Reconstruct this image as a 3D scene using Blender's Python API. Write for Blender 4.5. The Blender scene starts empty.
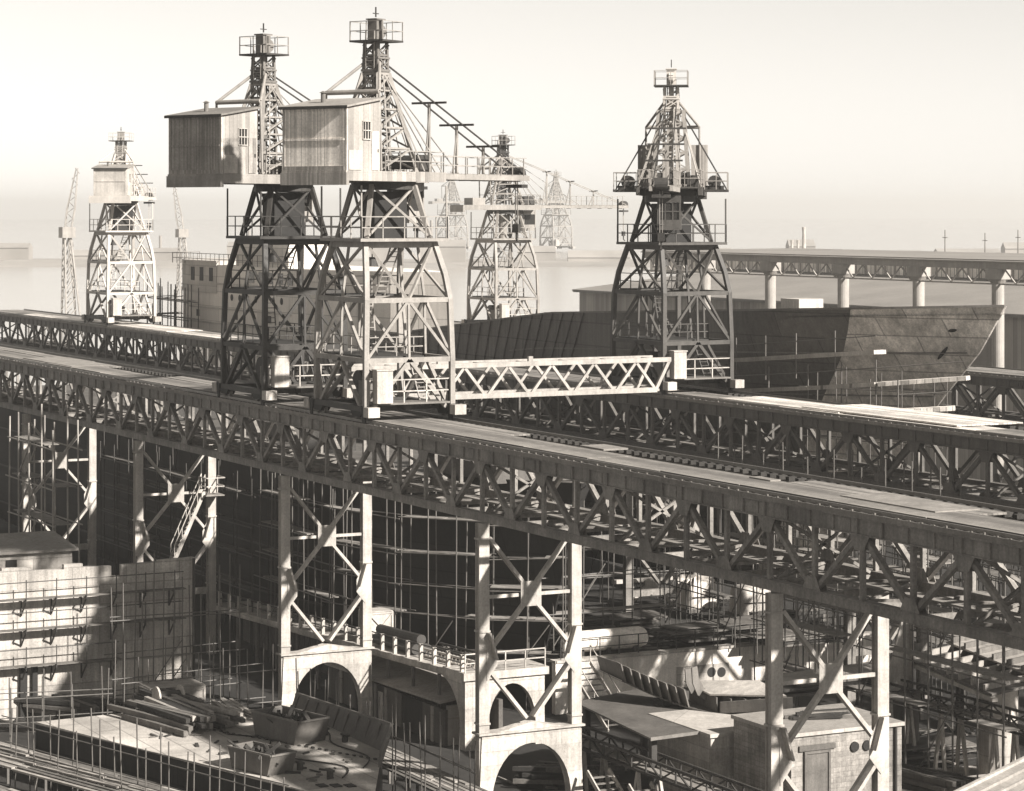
import bpy, math, random
from mathutils import Vector, Matrix
random.seed(7)
R = math.radians
scene = bpy.context.scene
COL = scene.collection

# ------------------------------------------------------------------ camera model (level view camera, lens shifted down)
F = 2600.0; HY = 212.0; VX = -817.0; HC = 30.0
TH = math.atan((512 - VX) / F)
FW = Vector((-math.cos(TH), math.sin(TH), 0)); RT = Vector((math.sin(TH), math.cos(TH), 0))
CAMP = Vector((0, 0, HC))

def ray(px, py): return FW * F + RT * (px - 512) + Vector((0, 0, HY - py))
def at_z(px, py, z):
    d = ray(px, py); return CAMP + d * ((z - HC) / d.z)
def at_y(px, py, y):
    d = ray(px, py); return CAMP + d * (y / d.y)
def at_x(px, py, x):
    d = ray(px, py); return CAMP + d * (x / d.x)
def at_d(px, py, D): return CAMP + ray(px, py) * (D / F)
def cam_dist(p): return (Vector(p) - CAMP).length

# ------------------------------------------------------------------ materials
MATS = {}
def tint(g):
    g *= 0.64                      # weathered, sooty yard paints
    return (g * 1.06, g * 0.985, g * 0.90, 1)
def mat(name, g, rough=0.75, var=0.35, scale=0.6, pattern=None, pscale=1.0, contrast=0.5, bump=0.15, metallic=0.0, streak=True, fine=9.0):
    """weathered grey surface: broad blotches + fine grain + rain streaks, optional plate / board / brick joints"""
    m = bpy.data.materials.new(name); m.use_nodes = True
    nt = m.node_tree; N = nt.nodes; L = nt.links
    bs = N['Principled BSDF']; bs.inputs['Roughness'].default_value = rough; bs.inputs['Metallic'].default_value = metallic
    bs.inputs['Specular IOR Level'].default_value = 0.3
    tc = N.new('ShaderNodeTexCoord'); src = tc.outputs['Object']
    def noise(sc, det, vec=src):
        n = N.new('ShaderNodeTexNoise'); n.inputs['Scale'].default_value = sc; n.inputs['Detail'].default_value = det
        n.inputs['Roughness'].default_value = 0.65
        L.new(vec, n.inputs['Vector']); return n.outputs['Fac']
    def math_(op, a, b):
        n = N.new('ShaderNodeMath'); n.operation = op
        for i, x in enumerate((a, b)):
            if isinstance(x, (int, float)): n.inputs[i].default_value = x
            else: L.new(x, n.inputs[i])
        return n.outputs[0]
    def centred(f, amp):  # 1 + amp*(2f-1)*1.6
        return math_('ADD', math_('MULTIPLY', f, amp * 3.2), 1 - amp * 1.6)
    f = centred(noise(scale, 6), var)
    f = math_('MULTIPLY', f, centred(noise(fine, 4), var * 0.6))
    if streak:
        mp = N.new('ShaderNodeMapping'); mp.inputs['Scale'].default_value = (2.2, 2.2, 0.12); L.new(src, mp.inputs['Vector'])
        f = math_('MULTIPLY', f, centred(noise(1.6, 5, mp.outputs[0]), var * 0.7))
    height = noise(fine * 1.5, 3)
    if pattern:
        sp = N.new('ShaderNodeSeparateXYZ'); L.new(src, sp.inputs[0])
        if pattern == 'vboards':
            u = math_('ADD', sp.outputs[0], sp.outputs[1])
            k = math_('FRACT', math_('MULTIPLY', u, 1.0 / pscale), 0)
            j = math_('LESS_THAN', k, 0.14)
            ident = math_('FLOOR', math_('MULTIPLY', u, 1.0 / pscale), 0)
            wn = N.new('ShaderNodeTexWhiteNoise'); wn.noise_dimensions = '1D'; L.new(ident, wn.inputs['W'])
            f = math_('MULTIPLY', f, centred(wn.outputs['Value'], 0.16))
            f = math_('MULTIPLY', f, math_('SUBTRACT', 1.0, math_('MULTIPLY', j, contrast)))
            height = math_('SUBTRACT', height, math_('MULTIPLY', j, 2.0))
        elif pattern == 'hplanks':   # boards running along X on a deck
            k = math_('FRACT', math_('MULTIPLY', sp.outputs[1], 1.0 / pscale), 0)
            ident = math_('FLOOR', math_('MULTIPLY', sp.outputs[1], 1.0 / pscale), 0)
            wn = N.new('ShaderNodeTexWhiteNoise'); wn.noise_dimensions = '1D'; L.new(ident, wn.inputs['W'])
            j = math_('LESS_THAN', k, 0.1)
            f = math_('MULTIPLY', f, centred(wn.outputs['Value'], 0.22))
            f = math_('MULTIPLY', f, math_('SUBTRACT', 1.0, math_('MULTIPLY', j, contrast)))
            height = math_('SUBTRACT', height, math_('MULTIPLY', j, 2.0))
        else:                        # plates / brick / blocks
            cb = N.new('ShaderNodeCombineXYZ')
            L.new(math_('ADD', sp.outputs[0], math_('MULTIPLY', sp.outputs[1], 0.15 if pattern == 'plates' else 0.0 if pattern == 'deckplates' else 1.0)), cb.inputs[0])
            L.new(sp.outputs[1 if pattern == 'deckplates' else 2], cb.inputs[1])
            bt = N.new('ShaderNodeTexBrick'); L.new(cb.outputs[0], bt.inputs['Vector'])
            bt.inputs['Scale'].default_value = 1.0
            if 'plates' in pattern: w_, h_, ms = 6.0 * pscale, 1.7 * pscale, 0.05
            elif pattern == 'brick': w_, h_, ms = 0.46 * pscale, 0.16 * pscale, 0.02
            else: w_, h_, ms = 3.2 * pscale, 1.1 * pscale, 0.035
            bt.inputs['Brick Width'].default_value = w_; bt.inputs['Row Height'].default_value = h_
            bt.inputs['Mortar Size'].default_value = ms; bt.inputs['Mortar Smooth'].default_value = 0.3
            bt.inputs['Color1'].default_value = (0.84, 0.84, 0.84, 1); bt.inputs['Color2'].default_value = (1.14, 1.14, 1.14, 1)
            bt.inputs['Mortar'].default_value = (1 - contrast,) * 3 + (1,)
            bw = N.new('ShaderNodeRGBToBW'); L.new(bt.outputs['Color'], bw.inputs[0])
            f = math_('MULTIPLY', f, bw.outputs[0])
            height = math_('SUBTRACT', height, bt.outputs['Fac'])
    f = math_('MAXIMUM', math_('MINIMUM', f, 2.4), 0.25)
    mx = N.new('ShaderNodeVectorMath'); mx.operation = 'SCALE'
    mx.inputs[0].default_value = tint(g)[:3]; L.new(f, mx.inputs['Scale'])
    L.new(mx.outputs[0], bs.inputs['Base Color'])
    if bump:
        bp = N.new('ShaderNodeBump'); bp.inputs['Strength'].default_value = bump; bp.inputs['Distance'].default_value = 0.05
        L.new(height, bp.inputs['Height']); L.new(bp.outputs[0], bs.inputs['Normal'])
    MATS[name] = m
    return m

mat('steel_dark', 0.055, 0.6, 0.5)
mat('steel_black', 0.022, 0.7, 0.4)
mat('steel_grey', 0.20, 0.6, 0.4)
mat('runway_steel', 0.27, 0.6, 0.62)
mat('runway_far_steel', 0.14, 0.6, 0.45)
mat('column_steel', 0.45, 0.8, 0.25)
mat('trestle_steel', 0.52, 0.6, 0.45)
mat('crane_dark', 0.055, 0.6, 0.4)
mat('crane_mid', 0.36, 0.6, 0.35)
mat('crane_brown', 0.09, 0.6, 0.4)
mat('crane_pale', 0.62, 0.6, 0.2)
mat('white_paint', 0.46, 0.6, 0.4)
mat('white_worn', 0.55, 0.7, 0.45)
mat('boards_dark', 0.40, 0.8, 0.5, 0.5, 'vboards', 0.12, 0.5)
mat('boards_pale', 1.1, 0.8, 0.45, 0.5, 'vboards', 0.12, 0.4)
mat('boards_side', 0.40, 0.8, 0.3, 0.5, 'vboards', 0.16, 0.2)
mat('roof_felt', 0.22, 0.85, 0.35)
mat('roof_felt_pale', 0.36, 0.85, 0.35)
mat('deck_timber', 0.26, 0.9, 0.4, 0.4, 'hplanks', 0.23, 0.55)
mat('deck_timber_pale', 0.78, 0.9, 0.45, 0.4, 'hplanks', 0.3, 0.7)
mat('deck_sleepers', 0.055, 0.9, 0.45)
mat('rail_steel', 0.26, 0.4, 0.3, metallic=0.4)
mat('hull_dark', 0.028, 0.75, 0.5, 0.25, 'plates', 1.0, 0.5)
mat('hull_mid', 0.15, 0.65, 0.5, 0.12, 'plates', 1.0, 0.4)
mat('hull_bow_sunlit', 0.85, 0.7, 0.6, 0.7, 'plates', 0.7, 0.5)  # lighter version of the hull colour, sunlight on the bow painted in
mat('hull_pale', 0.95, 0.8, 0.22, 0.15, 'plates', 0.9, 0.35)
mat('hull_panel', 0.62, 0.8, 0.25, 0.2, 'plates', 0.6, 0.3)
mat('block_pale', 0.52, 0.85, 0.62, 0.3, 'blocks', 1.0, 0.35)
mat('concrete', 0.5, 0.9, 0.36, 0.5, 'blocks', 1.5, 0.3)
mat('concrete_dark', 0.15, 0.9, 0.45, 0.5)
mat('concrete_plain', 0.58, 0.9, 0.5, 0.45, 'blocks', 0.6, 0.16)
mat('brick', 0.34, 0.9, 0.6, 0.6, 'brick', 1.5, 0.22)
mat('timber', 0.17, 0.9, 0.45, 0.8)
mat('timber_pale', 0.42, 0.9, 0.4, 0.8)
mat('timber_black', 0.04, 0.9, 0.5)
mat('plank', 0.3, 0.9, 0.4, 0.9)
mat('tube', 0.15, 0.5, 0.35)
mat('tube_dark', 0.07, 0.6, 0.4)
mat('plate_steel', 0.14, 0.6, 0.45, 0.5)
mat('deck_plate', 0.54, 0.8, 0.6, 0.35, 'deckplates', 0.8, 0.35, streak=False)
mat('whitewash', 0.95, 0.9, 0.4, 0.5)
mat('canvas', 0.8, 0.9, 0.25, 0.8)
mat('glass_dark', 0.03, 0.25, 0.2, bump=0)
mat('ground', 0.035, 0.95, 0.6, 0.08, fine=1.2, streak=False, bump=0.5)
mat('yard', 0.055, 0.95, 0.6, 0.10, fine=1.5, streak=False, bump=0.5)
mat('shed_wall', 0.42, 0.85, 0.25, 0.2, 'vboards', 0.7, 0.2)
mat('shed_roof', 0.30, 0.85, 0.25, 0.1)
mat('clerestory', 1.2, 0.7, 0.25, 0.2, 'vboards', 0.9, 0.7)
mat('river', 0.5, 0.16, 0.15, 0.02, streak=False, bump=0.012, fine=0.4)
MATS['river'].node_tree.nodes['Principled BSDF'].inputs['Specular IOR Level'].default_value = 0.6
mat('far_land', 0.38, 0.95, 0.4, 0.02, streak=False)
mat('scrap', 0.05, 0.8, 0.6, 1.5)

# ------------------------------------------------------------------ mesh helpers
class MB:
    def __init__(s): s.v = []; s.f = []
    def hexa(s, p):
        b = len(s.v); s.v += [Vector(q) for q in p]
        s.f += [tuple(b + i for i in q) for q in ((3, 2, 1, 0), (4, 5, 6, 7), (0, 1, 5, 4), (1, 2, 6, 5), (2, 3, 7, 6), (3, 0, 4, 7))]
        return s
    def box(s, x0, x1, y0, y1, z0, z1):
        return s.hexa([(x0, y0, z0), (x1, y0, z0), (x1, y1, z0), (x0, y1, z0), (x0, y0, z1), (x1, y0, z1), (x1, y1, z1), (x0, y1, z1)])
    def bar(s, p, q, w, h=None, up=(0, 0, 1)):
        p = Vector(p); q = Vector(q); h = h or w; d = (q - p)
        if d.length < 1e-6: return s
        d.normalize(); u = Vector(up)
        if abs(d.dot(u)) > 0.98: u = Vector((1, 0, 0)) if abs(d.x) < 0.9 else Vector((0, 1, 0))
        a = d.cross(u).normalized() * (w / 2); c = a.cross(d).normalized() * (h / 2)
        return s.hexa([p - a - c, p + a - c, p + a + c, p - a + c, q - a - c, q + a - c, q + a + c, q - a + c])
    def tube(s, p, q, r, n=6, r2=None):
        p = Vector(p); q = Vector(q); d = (q - p).normalized(); u = Vector((0, 0, 1)) if abs(d.z) < 0.9 else Vector((1, 0, 0))
        a = d.cross(u).normalized(); c = a.cross(d); b = len(s.v); r2 = r if r2 is None else r2
        for P, rr in ((p, r), (q, r2)):
            for i in range(n):
                t = 2 * math.pi * i / n; s.v.append(P + a * (rr * math.cos(t)) + c * (rr * math.sin(t)))
        for i in range(n): s.f.append((b + i, b + (i + 1) % n, b + n + (i + 1) % n, b + n + i))
        s.f.append(tuple(b + i for i in reversed(range(n)))); s.f.append(tuple(b + n + i for i in range(n)))
        return s
    def poly(s, pts, z0, z1):
        b = len(s.v); n = len(pts)
        s.v += [Vector((p[0], p[1], z0)) for p in pts] + [Vector((p[0], p[1], z1)) for p in pts]
        s.f.append(tuple(b + i for i in reversed(range(n)))); s.f.append(tuple(b + n + i for i in range(n)))
        for i in range(n): s.f.append((b + i, b + (i + 1) % n, b + n + (i + 1) % n, b + n + i))
        return s
    def extr(s, pts, vec):
        """extrude a closed outline of 3-D points along vec"""
        b = len(s.v); n = len(pts); vec = Vector(vec)
        s.v += [Vector(p) for p in pts] + [Vector(p) + vec for p in pts]
        s.f.append(tuple(b + i for i in reversed(range(n)))); s.f.append(tuple(b + n + i for i in range(n)))
        for i in range(n): s.f.append((b + i, b + (i + 1) % n, b + n + (i + 1) % n, b + n + i))
        return s
    def grid(s, rows):
        b = len(s.v); m = len(rows[0])
        for r in rows: s.v += [Vector(p) for p in r]
        for i in range(len(rows) - 1):
            for j in range(m - 1): s.f.append((b + i * m + j, b + i * m + j + 1, b + (i + 1) * m + j + 1, b + (i + 1) * m + j))
        return s

def worigin(o):
    v = Vector((0, 0, 0))
    while o is not None: v = v + o.location; o = o.parent
    return v

def obj(name, mb, m, parent=None, local=False, smooth=False):
    me = bpy.data.meshes.new(name)
    if parent is not None:
        off = Vector((0, 0, 0)) if local else worigin(parent)
        loc = Vector((0, 0, 0))
    else:
        xs = [p.x for p in mb.v]; ys = [p.y for p in mb.v]; zs = [p.z for p in mb.v]
        off = Vector(((min(xs) + max(xs)) / 2, (min(ys) + max(ys)) / 2, min(zs))); loc = off
    me.from_pydata([tuple(p - off) for p in mb.v], [], mb.f)
    me.validate()
    import bmesh
    bm = bmesh.new(); bm.from_mesh(me); bmesh.ops.recalc_face_normals(bm, faces=bm.faces); bm.to_mesh(me); bm.free()
    if smooth:
        for p in me.polygons: p.use_smooth = True
    me.materials.append(MATS[m] if isinstance(m, str) else m)
    o = bpy.data.objects.new(name, me); COL.objects.link(o); o.location = loc
    if parent is not None: o.parent = parent
    return o

def tag(o, label=None, cat=None, group=None, kind=None):
    if label: o['label'] = label
    if cat: o['category'] = cat
    if group: o['group'] = group
    if kind: o['kind'] = kind
    return o

def thing(name, label, cat, loc, group=None):
    o = bpy.data.objects.new(name, None); COL.objects.link(o); o.location = loc
    o.empty_display_size = 0.5
    return tag(o, label, cat, group)

def bars(name, m, parent, segs, w, h=None, up=(0, 0, 1), local=False, limit=95, tube=False):
    """every bar a part of its own; beyond `limit` the farthest go into one part marked stuff"""
    segs = list(segs)
    if len(segs) > limit:
        segs.sort(key=lambda s: cam_dist((Vector(s[0]) + Vector(s[1])) / 2))
        rest = segs[limit:]; segs = segs[:limit]
        mb = MB()
        for p, q in rest: mb.tube(p, q, w) if tube else mb.bar(p, q, w, h, up)
        o = obj(name, mb, m, parent, local); o['kind'] = 'stuff'
    for p, q in segs:
        mb = MB(); mb.tube(p, q, w) if tube else mb.bar(p, q, w, h, up)
        obj(name, mb, m, parent, local)

def many(name, m, parent, mbs, limit=95):
    """each small mesh a part of its own; beyond `limit` the farthest are joined into one part marked stuff"""
    mbs = list(mbs)
    if len(mbs) > limit:
        mbs.sort(key=lambda b: cam_dist(b.v[0])); rest = MB()
        for b in mbs[limit:]:
            k = len(rest.v); rest.v += b.v; rest.f += [tuple(i + k for i in f) for f in b.f]
        mbs = mbs[:limit]; obj(name, rest, m, parent)['kind'] = 'stuff'
    for b in mbs: obj(name, b, m, parent)

def struct(name, mb, m):
    o = obj(name, mb, m); o['kind'] = 'structure'; return o

def railing(parent, m, pts, z, hgt=1.05, n=None, local=False, w=0.045, name='guard_rail', rails=2):
    """one part: posts and rails along a polyline"""
    mb = MB()
    for a, b in zip(pts, pts[1:]):
        a = Vector((a[0], a[1], z if len(a) < 3 else a[2])); b = Vector((b[0], b[1], z if len(b) < 3 else b[2]))
        L = (b - a).length; k = max(1, round(L / 1.3))
        for i in range(k + 1):
            p = a.lerp(b, i / k); mb.bar(p, p + Vector((0, 0, hgt)), w)
        for r in range(rails):
            zz = Vector((0, 0, hgt * (1 - r * 0.5))); mb.bar(a + zz, b + zz, w)
    return obj(name, mb, m, parent, local)

# ------------------------------------------------------------------ the setting
struct("ground", MB().grid([[(-1400 + 100 * i, -1400 + 200 * j, 1.0) for j in range(20)] for i in range(15)]), "ground")
struct('yard_path', MB().box(-1400, -260, 40, 900, 0.6, 1.02), 'yard')
struct('water', MB().grid([[(-9800, -5600, 1.12), (-9800, 9500, 1.12)], [(-345, -5600, 1.12), (-345, 9500, 1.12)]]), 'river')
# raised quay ground behind the white quay wall
struct('quay_terrace', MB().box(-160, -132.9, 81.2, 93.0, 0.5, 3.9), 'yard')
struct('quay_terrace', MB().box(-136.0, -132.9, 70.5, 81.17, 0.5, 3.9), 'yard')

# ------------------------------------------------------------------ crane runways
def runway(Y0, Y1, X0, X1, zt, label, m, deck, deck_parts, rail_m='rail_steel', panel=6.3, x_ref=-110.9, gap_x=()):
    """zt: top of the crane rail"""
    dz = zt - 19.1
    root = thing('crane_runway', label, 'crane runway', ((X0 + X1) / 2, (Y0 + Y1) / 2, 15.2 + dz))
    n0 = math.ceil((X0 - x_ref) / panel); n1 = math.floor((X1 - x_ref) / panel)
    zc0, zc1, zb0, zb1 = 18.16 + dz, 18.72 + dz, 15.28 + dz, 15.66 + dz
    for y, side in ((Y0, -1), (Y1, 1)):
        mb = MB().box(X0, X1, y - .16, y + .16, zc0, zc1)
        mb.box(X0, X1, y - .27, y + .27, zc1 + .003, zc1 + .06).box(X0, X1, y - .24, y + .24, zc0 - .06, zc0 - .003)
        x = X0 + .5; k = 0
        while x < X1 - .5:
            mb.box(x, x + .05, y - .235, y - .163, zc0 + .003, zc1 - .003); mb.box(x, x + .05, y + .163, y + .235, zc0 + .003, zc1 - .003)
            if k % 4 == 2: mb.box(x + .3, x + 1.1, y - .19, y - .163, zc0 + .06, zc1 - .06)
            x += 1.575; k += 1
        g = obj('girder', mb, m, root)
        mb = MB().box(X0, X1, y - .14, y + .14, zb0, zb1)
        mb.box(X0, X1, y - .22, y + .22, zb1 + .003, zb1 + .04)
        obj('bottom_chord', mb, m, g)
        posts = []; diags = []; gus = []
        for i in range(n0, n1):
            xa = x_ref + i * panel; xm = xa + panel / 2; xb = xa + panel
            posts += [((xa, y, zb1 + .04), (xa, y, zc0 - .06)), ((xm, y, zb1 + .04), (xm, y, zc0 - .06))]
            diags += [((xa + .18, y, zc0 - .12), (xm - .18, y, zb1 + .1)), ((xb - .18, y, zc0 - .12), (xm + .18, y, zb1 + .1))]
            # gusset plates at the nodes
            ga = MB(); gb = MB(); gus += [ga, gb]
            for s in (-.17, .17):
                ga.extr([(xa - .62, y + s, zc0 - .065), (xa + .62, y + s, zc0 - .065), (xa + .3, y + s, zc0 - .62), (xa - .3, y + s, zc0 - .62)], (0, .02, 0))
                gb.extr([(xm - .6, y + s, zb1 + .045), (xm + .6, y + s, zb1 + .045), (xm + .3, y + s, zb1 + .55), (xm - .3, y + s, zb1 + .55)], (0, .02, 0))
        lim = 46
        bars('post', m, g, posts, .17, .2, limit=lim); bars('diagonal', m, g, diags, .2, .22, up=(0, 1, 0), limit=lim)
        many('gusset_plate', m, g, gus, 46)
    # cross frames between the two girders
    struts = []; lats = []; sways = []
    for i in range(n0, n1):
        xa = x_ref + i * panel; xm = xa + panel / 2
        for x in (xa, xm):
            struts += [((x, Y0 + .3, zb0 + .16), (x, Y1 - .3, zb0 + .16)), ((x, Y0 + .3, zc1 - .25), (x, Y1 - .3, zc1 - .25))]
        lats += [((xa, Y0 + .3, zb0 + .4), (xm, Y1 - .3, zb0 + .4)), ((xm, Y1 - .3, zb0 + .4), (xa + panel, Y0 + .3, zb0 + .4))]
        if i % 2 == 0: sways += [((xa, Y0 + .3, zb1), (xa, Y1 - .3, zc0)), ((xa, Y1 - .3, zb1), (xa, Y0 + .3, zc0))]
    bars('cross_strut', m, root, struts, .17, .24); bars('lateral_brace', m, root, lats, .11); bars('sway_brace', m, root, sways, .12)
    # inner walkway slung in the girder
    obj('walkway', MB().box(X0, X1, Y0 + 2.0, Y0 + 2.9, zb0 + .42, zb0 + .5), 'plank', root)
    # sleepers and rails
    sl = []; x = X0 + .3
    while x < X1:
        sl += [MB(), MB()]; sl[-2].box(x, x + .26, Y0 - .2, Y0 + .55, zc1 + .065, zc1 + .24); sl[-1].box(x, x + .26, Y1 - .55, Y1 + .3, zc1 + .065, zc1 + .24); x += .72
    many('sleeper', 'deck_sleepers', root, sl)
    for y in (Y0, Y1):
        mb = MB().box(X0, X1, y - .035, y + .035, zc1 + .243, zt).box(X0, X1, y - .09, y + .09, zc1 + .243, zc1 + .27)
        obj('crane_rail', mb, rail_m, root)
    cl = []; x = X0 + .4
    while x < X1:
        cl.append(MB().box(x, x + .08, Y0 - .26, Y0 - .2, zc1 + .243, zc1 + random.uniform(.27, .32))); x += random.choice((.72, .72, 1.44))
    many('rail_clip', rail_m, root, cl)
    obj('edge_timber', MB().box(X0, X1, Y0 - .27, Y0 - .203, zc1 + .065, zc1 + .24), 'deck_timber', root)
    for (xa, xb, ya, yb, z, dm) in deck_parts:
        mb = MB(); x = xa
        obj('deck_panel', mb.box(xa, xb, ya, yb, zt - .15 + z, zt - .07 + z), dm, root)
    return root

def panels(xa, xb, ya, yb, dm, L=6.3, alt=None, skip=()):
    out = []; x = xa; i = 0
    while x < xb - .1:
        if i not in skip:
            out.append((x + .02, min(x + L, xb) - .03, ya + random.uniform(-.04, .04), yb + random.uniform(-.06, .06), random.uniform(-.015, .02), dm if not alt or random.random() < .6 else alt))
        x += L; i += 1
    return out

NY0, NY1 = 55.1, 60.1
FY0, FY1 = 83.55, 88.55
TY0, TY1 = 123.0, 128.0
dp = panels(-215, -42.5, 55.75, 58.0, 'deck_timber') + panels(-215, -42.5, 58.1, 59.45, 'deck_timber', skip=(6, 7, 16, 17, 18, 19, 22))
dp += [(-190, -178, 56.0, 59.0, .05, 'plank'), (-106.9, -104.6, 58.2, 59.5, .06, 'plank'), (-91, -89.4, 57.5, 58.0, .06, 'plank'), (-83.5, -77.4, 56.9, 58.9, .05, 'plank')]
runway(NY0, NY1, -217, -42, 19.1, 'long dark steel lattice crane runway nearest the camera, carrying the two boxy crane houses', 'runway_steel', None, dp)
fp = panels(-300, -71, 84.2, 86.4, 'deck_timber', alt='deck_timber_pale') + panels(-300, -150, 86.5, 87.9, 'deck_timber')
fp += [(-137, -124.0, 84.35, 87.6, .06, 'deck_timber_pale'), (-128, -113, 84.5, 88.9, .12, 'deck_timber_pale'), (-262, -238, 84.3, 88, .06, 'deck_timber_pale')]
runway(FY0, FY1, -300, -70, 18.55, 'long lattice crane runway with white plank deck behind the nearest runway', 'runway_far_steel', None, fp, x_ref=-121.7)
runway(TY0, TY1, -300, -105, 17.7, 'far lattice crane runway beyond the dark ship bow at right', 'runway_far_steel', None, panels(-300, -106, 123.6, 127.4, 'deck_timber'), x_ref=-165)

# ------------------------------------------------------------------ trestles
def trestle(X, Y0, Y1, zt, label, m='trestle_steel', arch=True, grp='trestle towers under the near runway', ladder=False):
    zb = 1.0; zt0 = zt
    root = thing('trestle_tower', label, 'trestle', (X, (Y0 + Y1) / 2, zb), grp)
    a = .24
    for y, s in ((Y0, 1), (Y1, -1)):
        mb = MB().box(X - .2, X + .2, y - .17, y + .17, zb, zt0 - .01)
        for sx in (-1, 1): mb.box(X + sx * .203 - .015 * (sx < 0) - 0, X + sx * .203 + .015 * (sx > 0), y - .27, y + .27, zb, zt0 - .012)
        z = zb + 4.6
        while z < zt0 - .5:
            mb.box(X - .28, X + .28, y - .3, y + .3, z, z + .09); z += 4.4
        obj('leg', mb, m, root)
    ym = (Y0 + Y1) / 2; zc = 11.7; xb = X + .1
    yi0, yi1 = Y0 + .28, Y1 - .28
    # upper X
    for s, y in ((-1, yi0), (1, yi1)):
        for zz in (14.5, 9.05):
            obj('cross_brace', MB().bar((xb, y, zz), (xb, ym + s * .3, zc + (.45 if zz > zc else -.45)), .16, .3, up=(1, 0, 0)), m, root)
    obj('gusset_plate', MB().box(xb + .1, xb + .14, ym - .55, ym + .55, zc - .6, zc + .6), m, root)
    for s, y in ((1, yi0), (-1, yi1)):
        obj('strut', MB().bar((xb - .05, y, zc - .05), (xb - .05, ym - s * .56, zc - .05), .12, .16), m, root)
    for s, y in ((1, yi0), (-1, yi1)):
        mb = MB().extr([(xb + .1, y - s * .15, 7.7), (xb + .1, y + s * .4, 8.4), (xb + .1, y + s * .4, 9.1), (xb + .1, y - s * .1, 10.1), (xb + .1, y - s * .2, 9.9)], (.05, 0, 0))
        mb.bar((xb + .3, y + s * .28, 8.7), (xb + .3, y - s * .12, 10.0), .34, .09, up=(0, 1, 0))
        obj('knee_plate', mb, m, root)
    for s, y in ((-1, yi0), (1, yi1)):
        obj('lower_brace', MB().bar((xb, y, 8.2), (xb, ym + s * .2, 5.75), .16, .28, up=(1, 0, 0)), m, root)
        obj('lacing', MB().bar((xb - .26, y, 8.2), (xb - .26, ym + s * .2, 5.75), .06, .34, up=(1, 0, 0)), m, root)
    if arch:
        n = 20; mb = MB(); x0, x1 = X - .3, X + .3
        yo0, yo1 = Y0 - .29, Y1 + .29; ztop = 5.2; c = 1.6; rw = 2.15; rh = 2.95
        outer = []; inner = []
        for i in range(n + 1):
            t = math.pi * i / n; inner.append((ym - rw * math.cos(t), c + rh * math.sin(t) ** .9 if 0 < i < n else zb))
        inner = [(inner[0][0], zb), (inner[0][0], c)] + inner[1:-1] + [(inner[-1][0], c), (inner[-1][0], zb)]
        for (y, z) in inner:
            f = (y - (ym - rw)) / (2 * rw); yo = yo0 + (yo1 - yo0) * f
            k = max(0, min(1, (z - zb) / (c + .8 - zb)))
            outer.append((yo0 if z <= c + .8 and y < ym else yo1 if z <= c + .8 else yo, z if z <= c + .8 else ztop + .35 * max(0, 1 - abs(y - ym) / 1.4)))
        for j in range(len(inner) - 1):
            (a0, b0), (a1, b1) = inner[j], inner[j + 1]; (c0, d0), (c1, d1) = outer[j], outer[j + 1]
            mb.hexa([(x0, a0, b0), (x1, a0, b0), (x1, a1, b1 + 1e-4), (x0, a1, b1 + 1e-4), (x0, c0, d0), (x1, c0, d0), (x1, c1, d1 + 1e-4), (x0, c1, d1 + 1e-4)])
        obj('arch_base', mb, 'concrete_plain', root)
        obj('arch_cap', MB().box(X - .42, X + .42, Y0 - .36, Y1 + .36, ztop - .08, ztop + .02), m, root)
    else:
        obj('base_beam', MB().box(X - .2, X + .2, yi0, yi1, 5.0, 5.4), m, root)
    return root

for X, lb in ((-186.1, 'dark braced steel trestle under the near runway at the left picture edge'),
              (-161.0, 'braced trestle tower with an inclined stair beside it, under the near runway'),
              (-135.9, 'white X-braced trestle on a round arch behind the open skips'),
              (-110.9, 'white X-braced trestle on a round arch at bottom centre'),
              (-85.4, 'tall X-braced trestle closest to the camera with the widest grey leg'),
              (-60.2, 'next braced trestle of the near runway, beyond the right picture edge')):
    trestle(X, NY0, NY1, 15.2, lb, arch=X > -140)
for X, lb in ((-222.5, 'dark trestle of the second runway below the pale crane at far left'),
              (-197.3, 'dark trestle of the second runway behind the left boxy crane'),
              (-172.1, 'dark trestle of the second runway behind the right boxy crane'),
              (-146.9, 'dark trestle of the second runway just below the end of the white bridge'),
              (-121.7, 'dark trestle of the second runway below its white plank deck'),
              (-96.5, 'dark trestle of the second runway above the ribbed deck panels at right')):
    trestle(X, FY0, FY1, 14.7, lb, m='runway_steel', arch=False, grp='trestles of the second runway')
for X in (-235, -210, -185, -160, -135):
    trestle(X, TY0, TY1, 13.8, 'dark trestle under the far runway, mostly hidden by the ship bow', m='runway_far_steel', arch=False, grp='trestles of the far runway')

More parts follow.
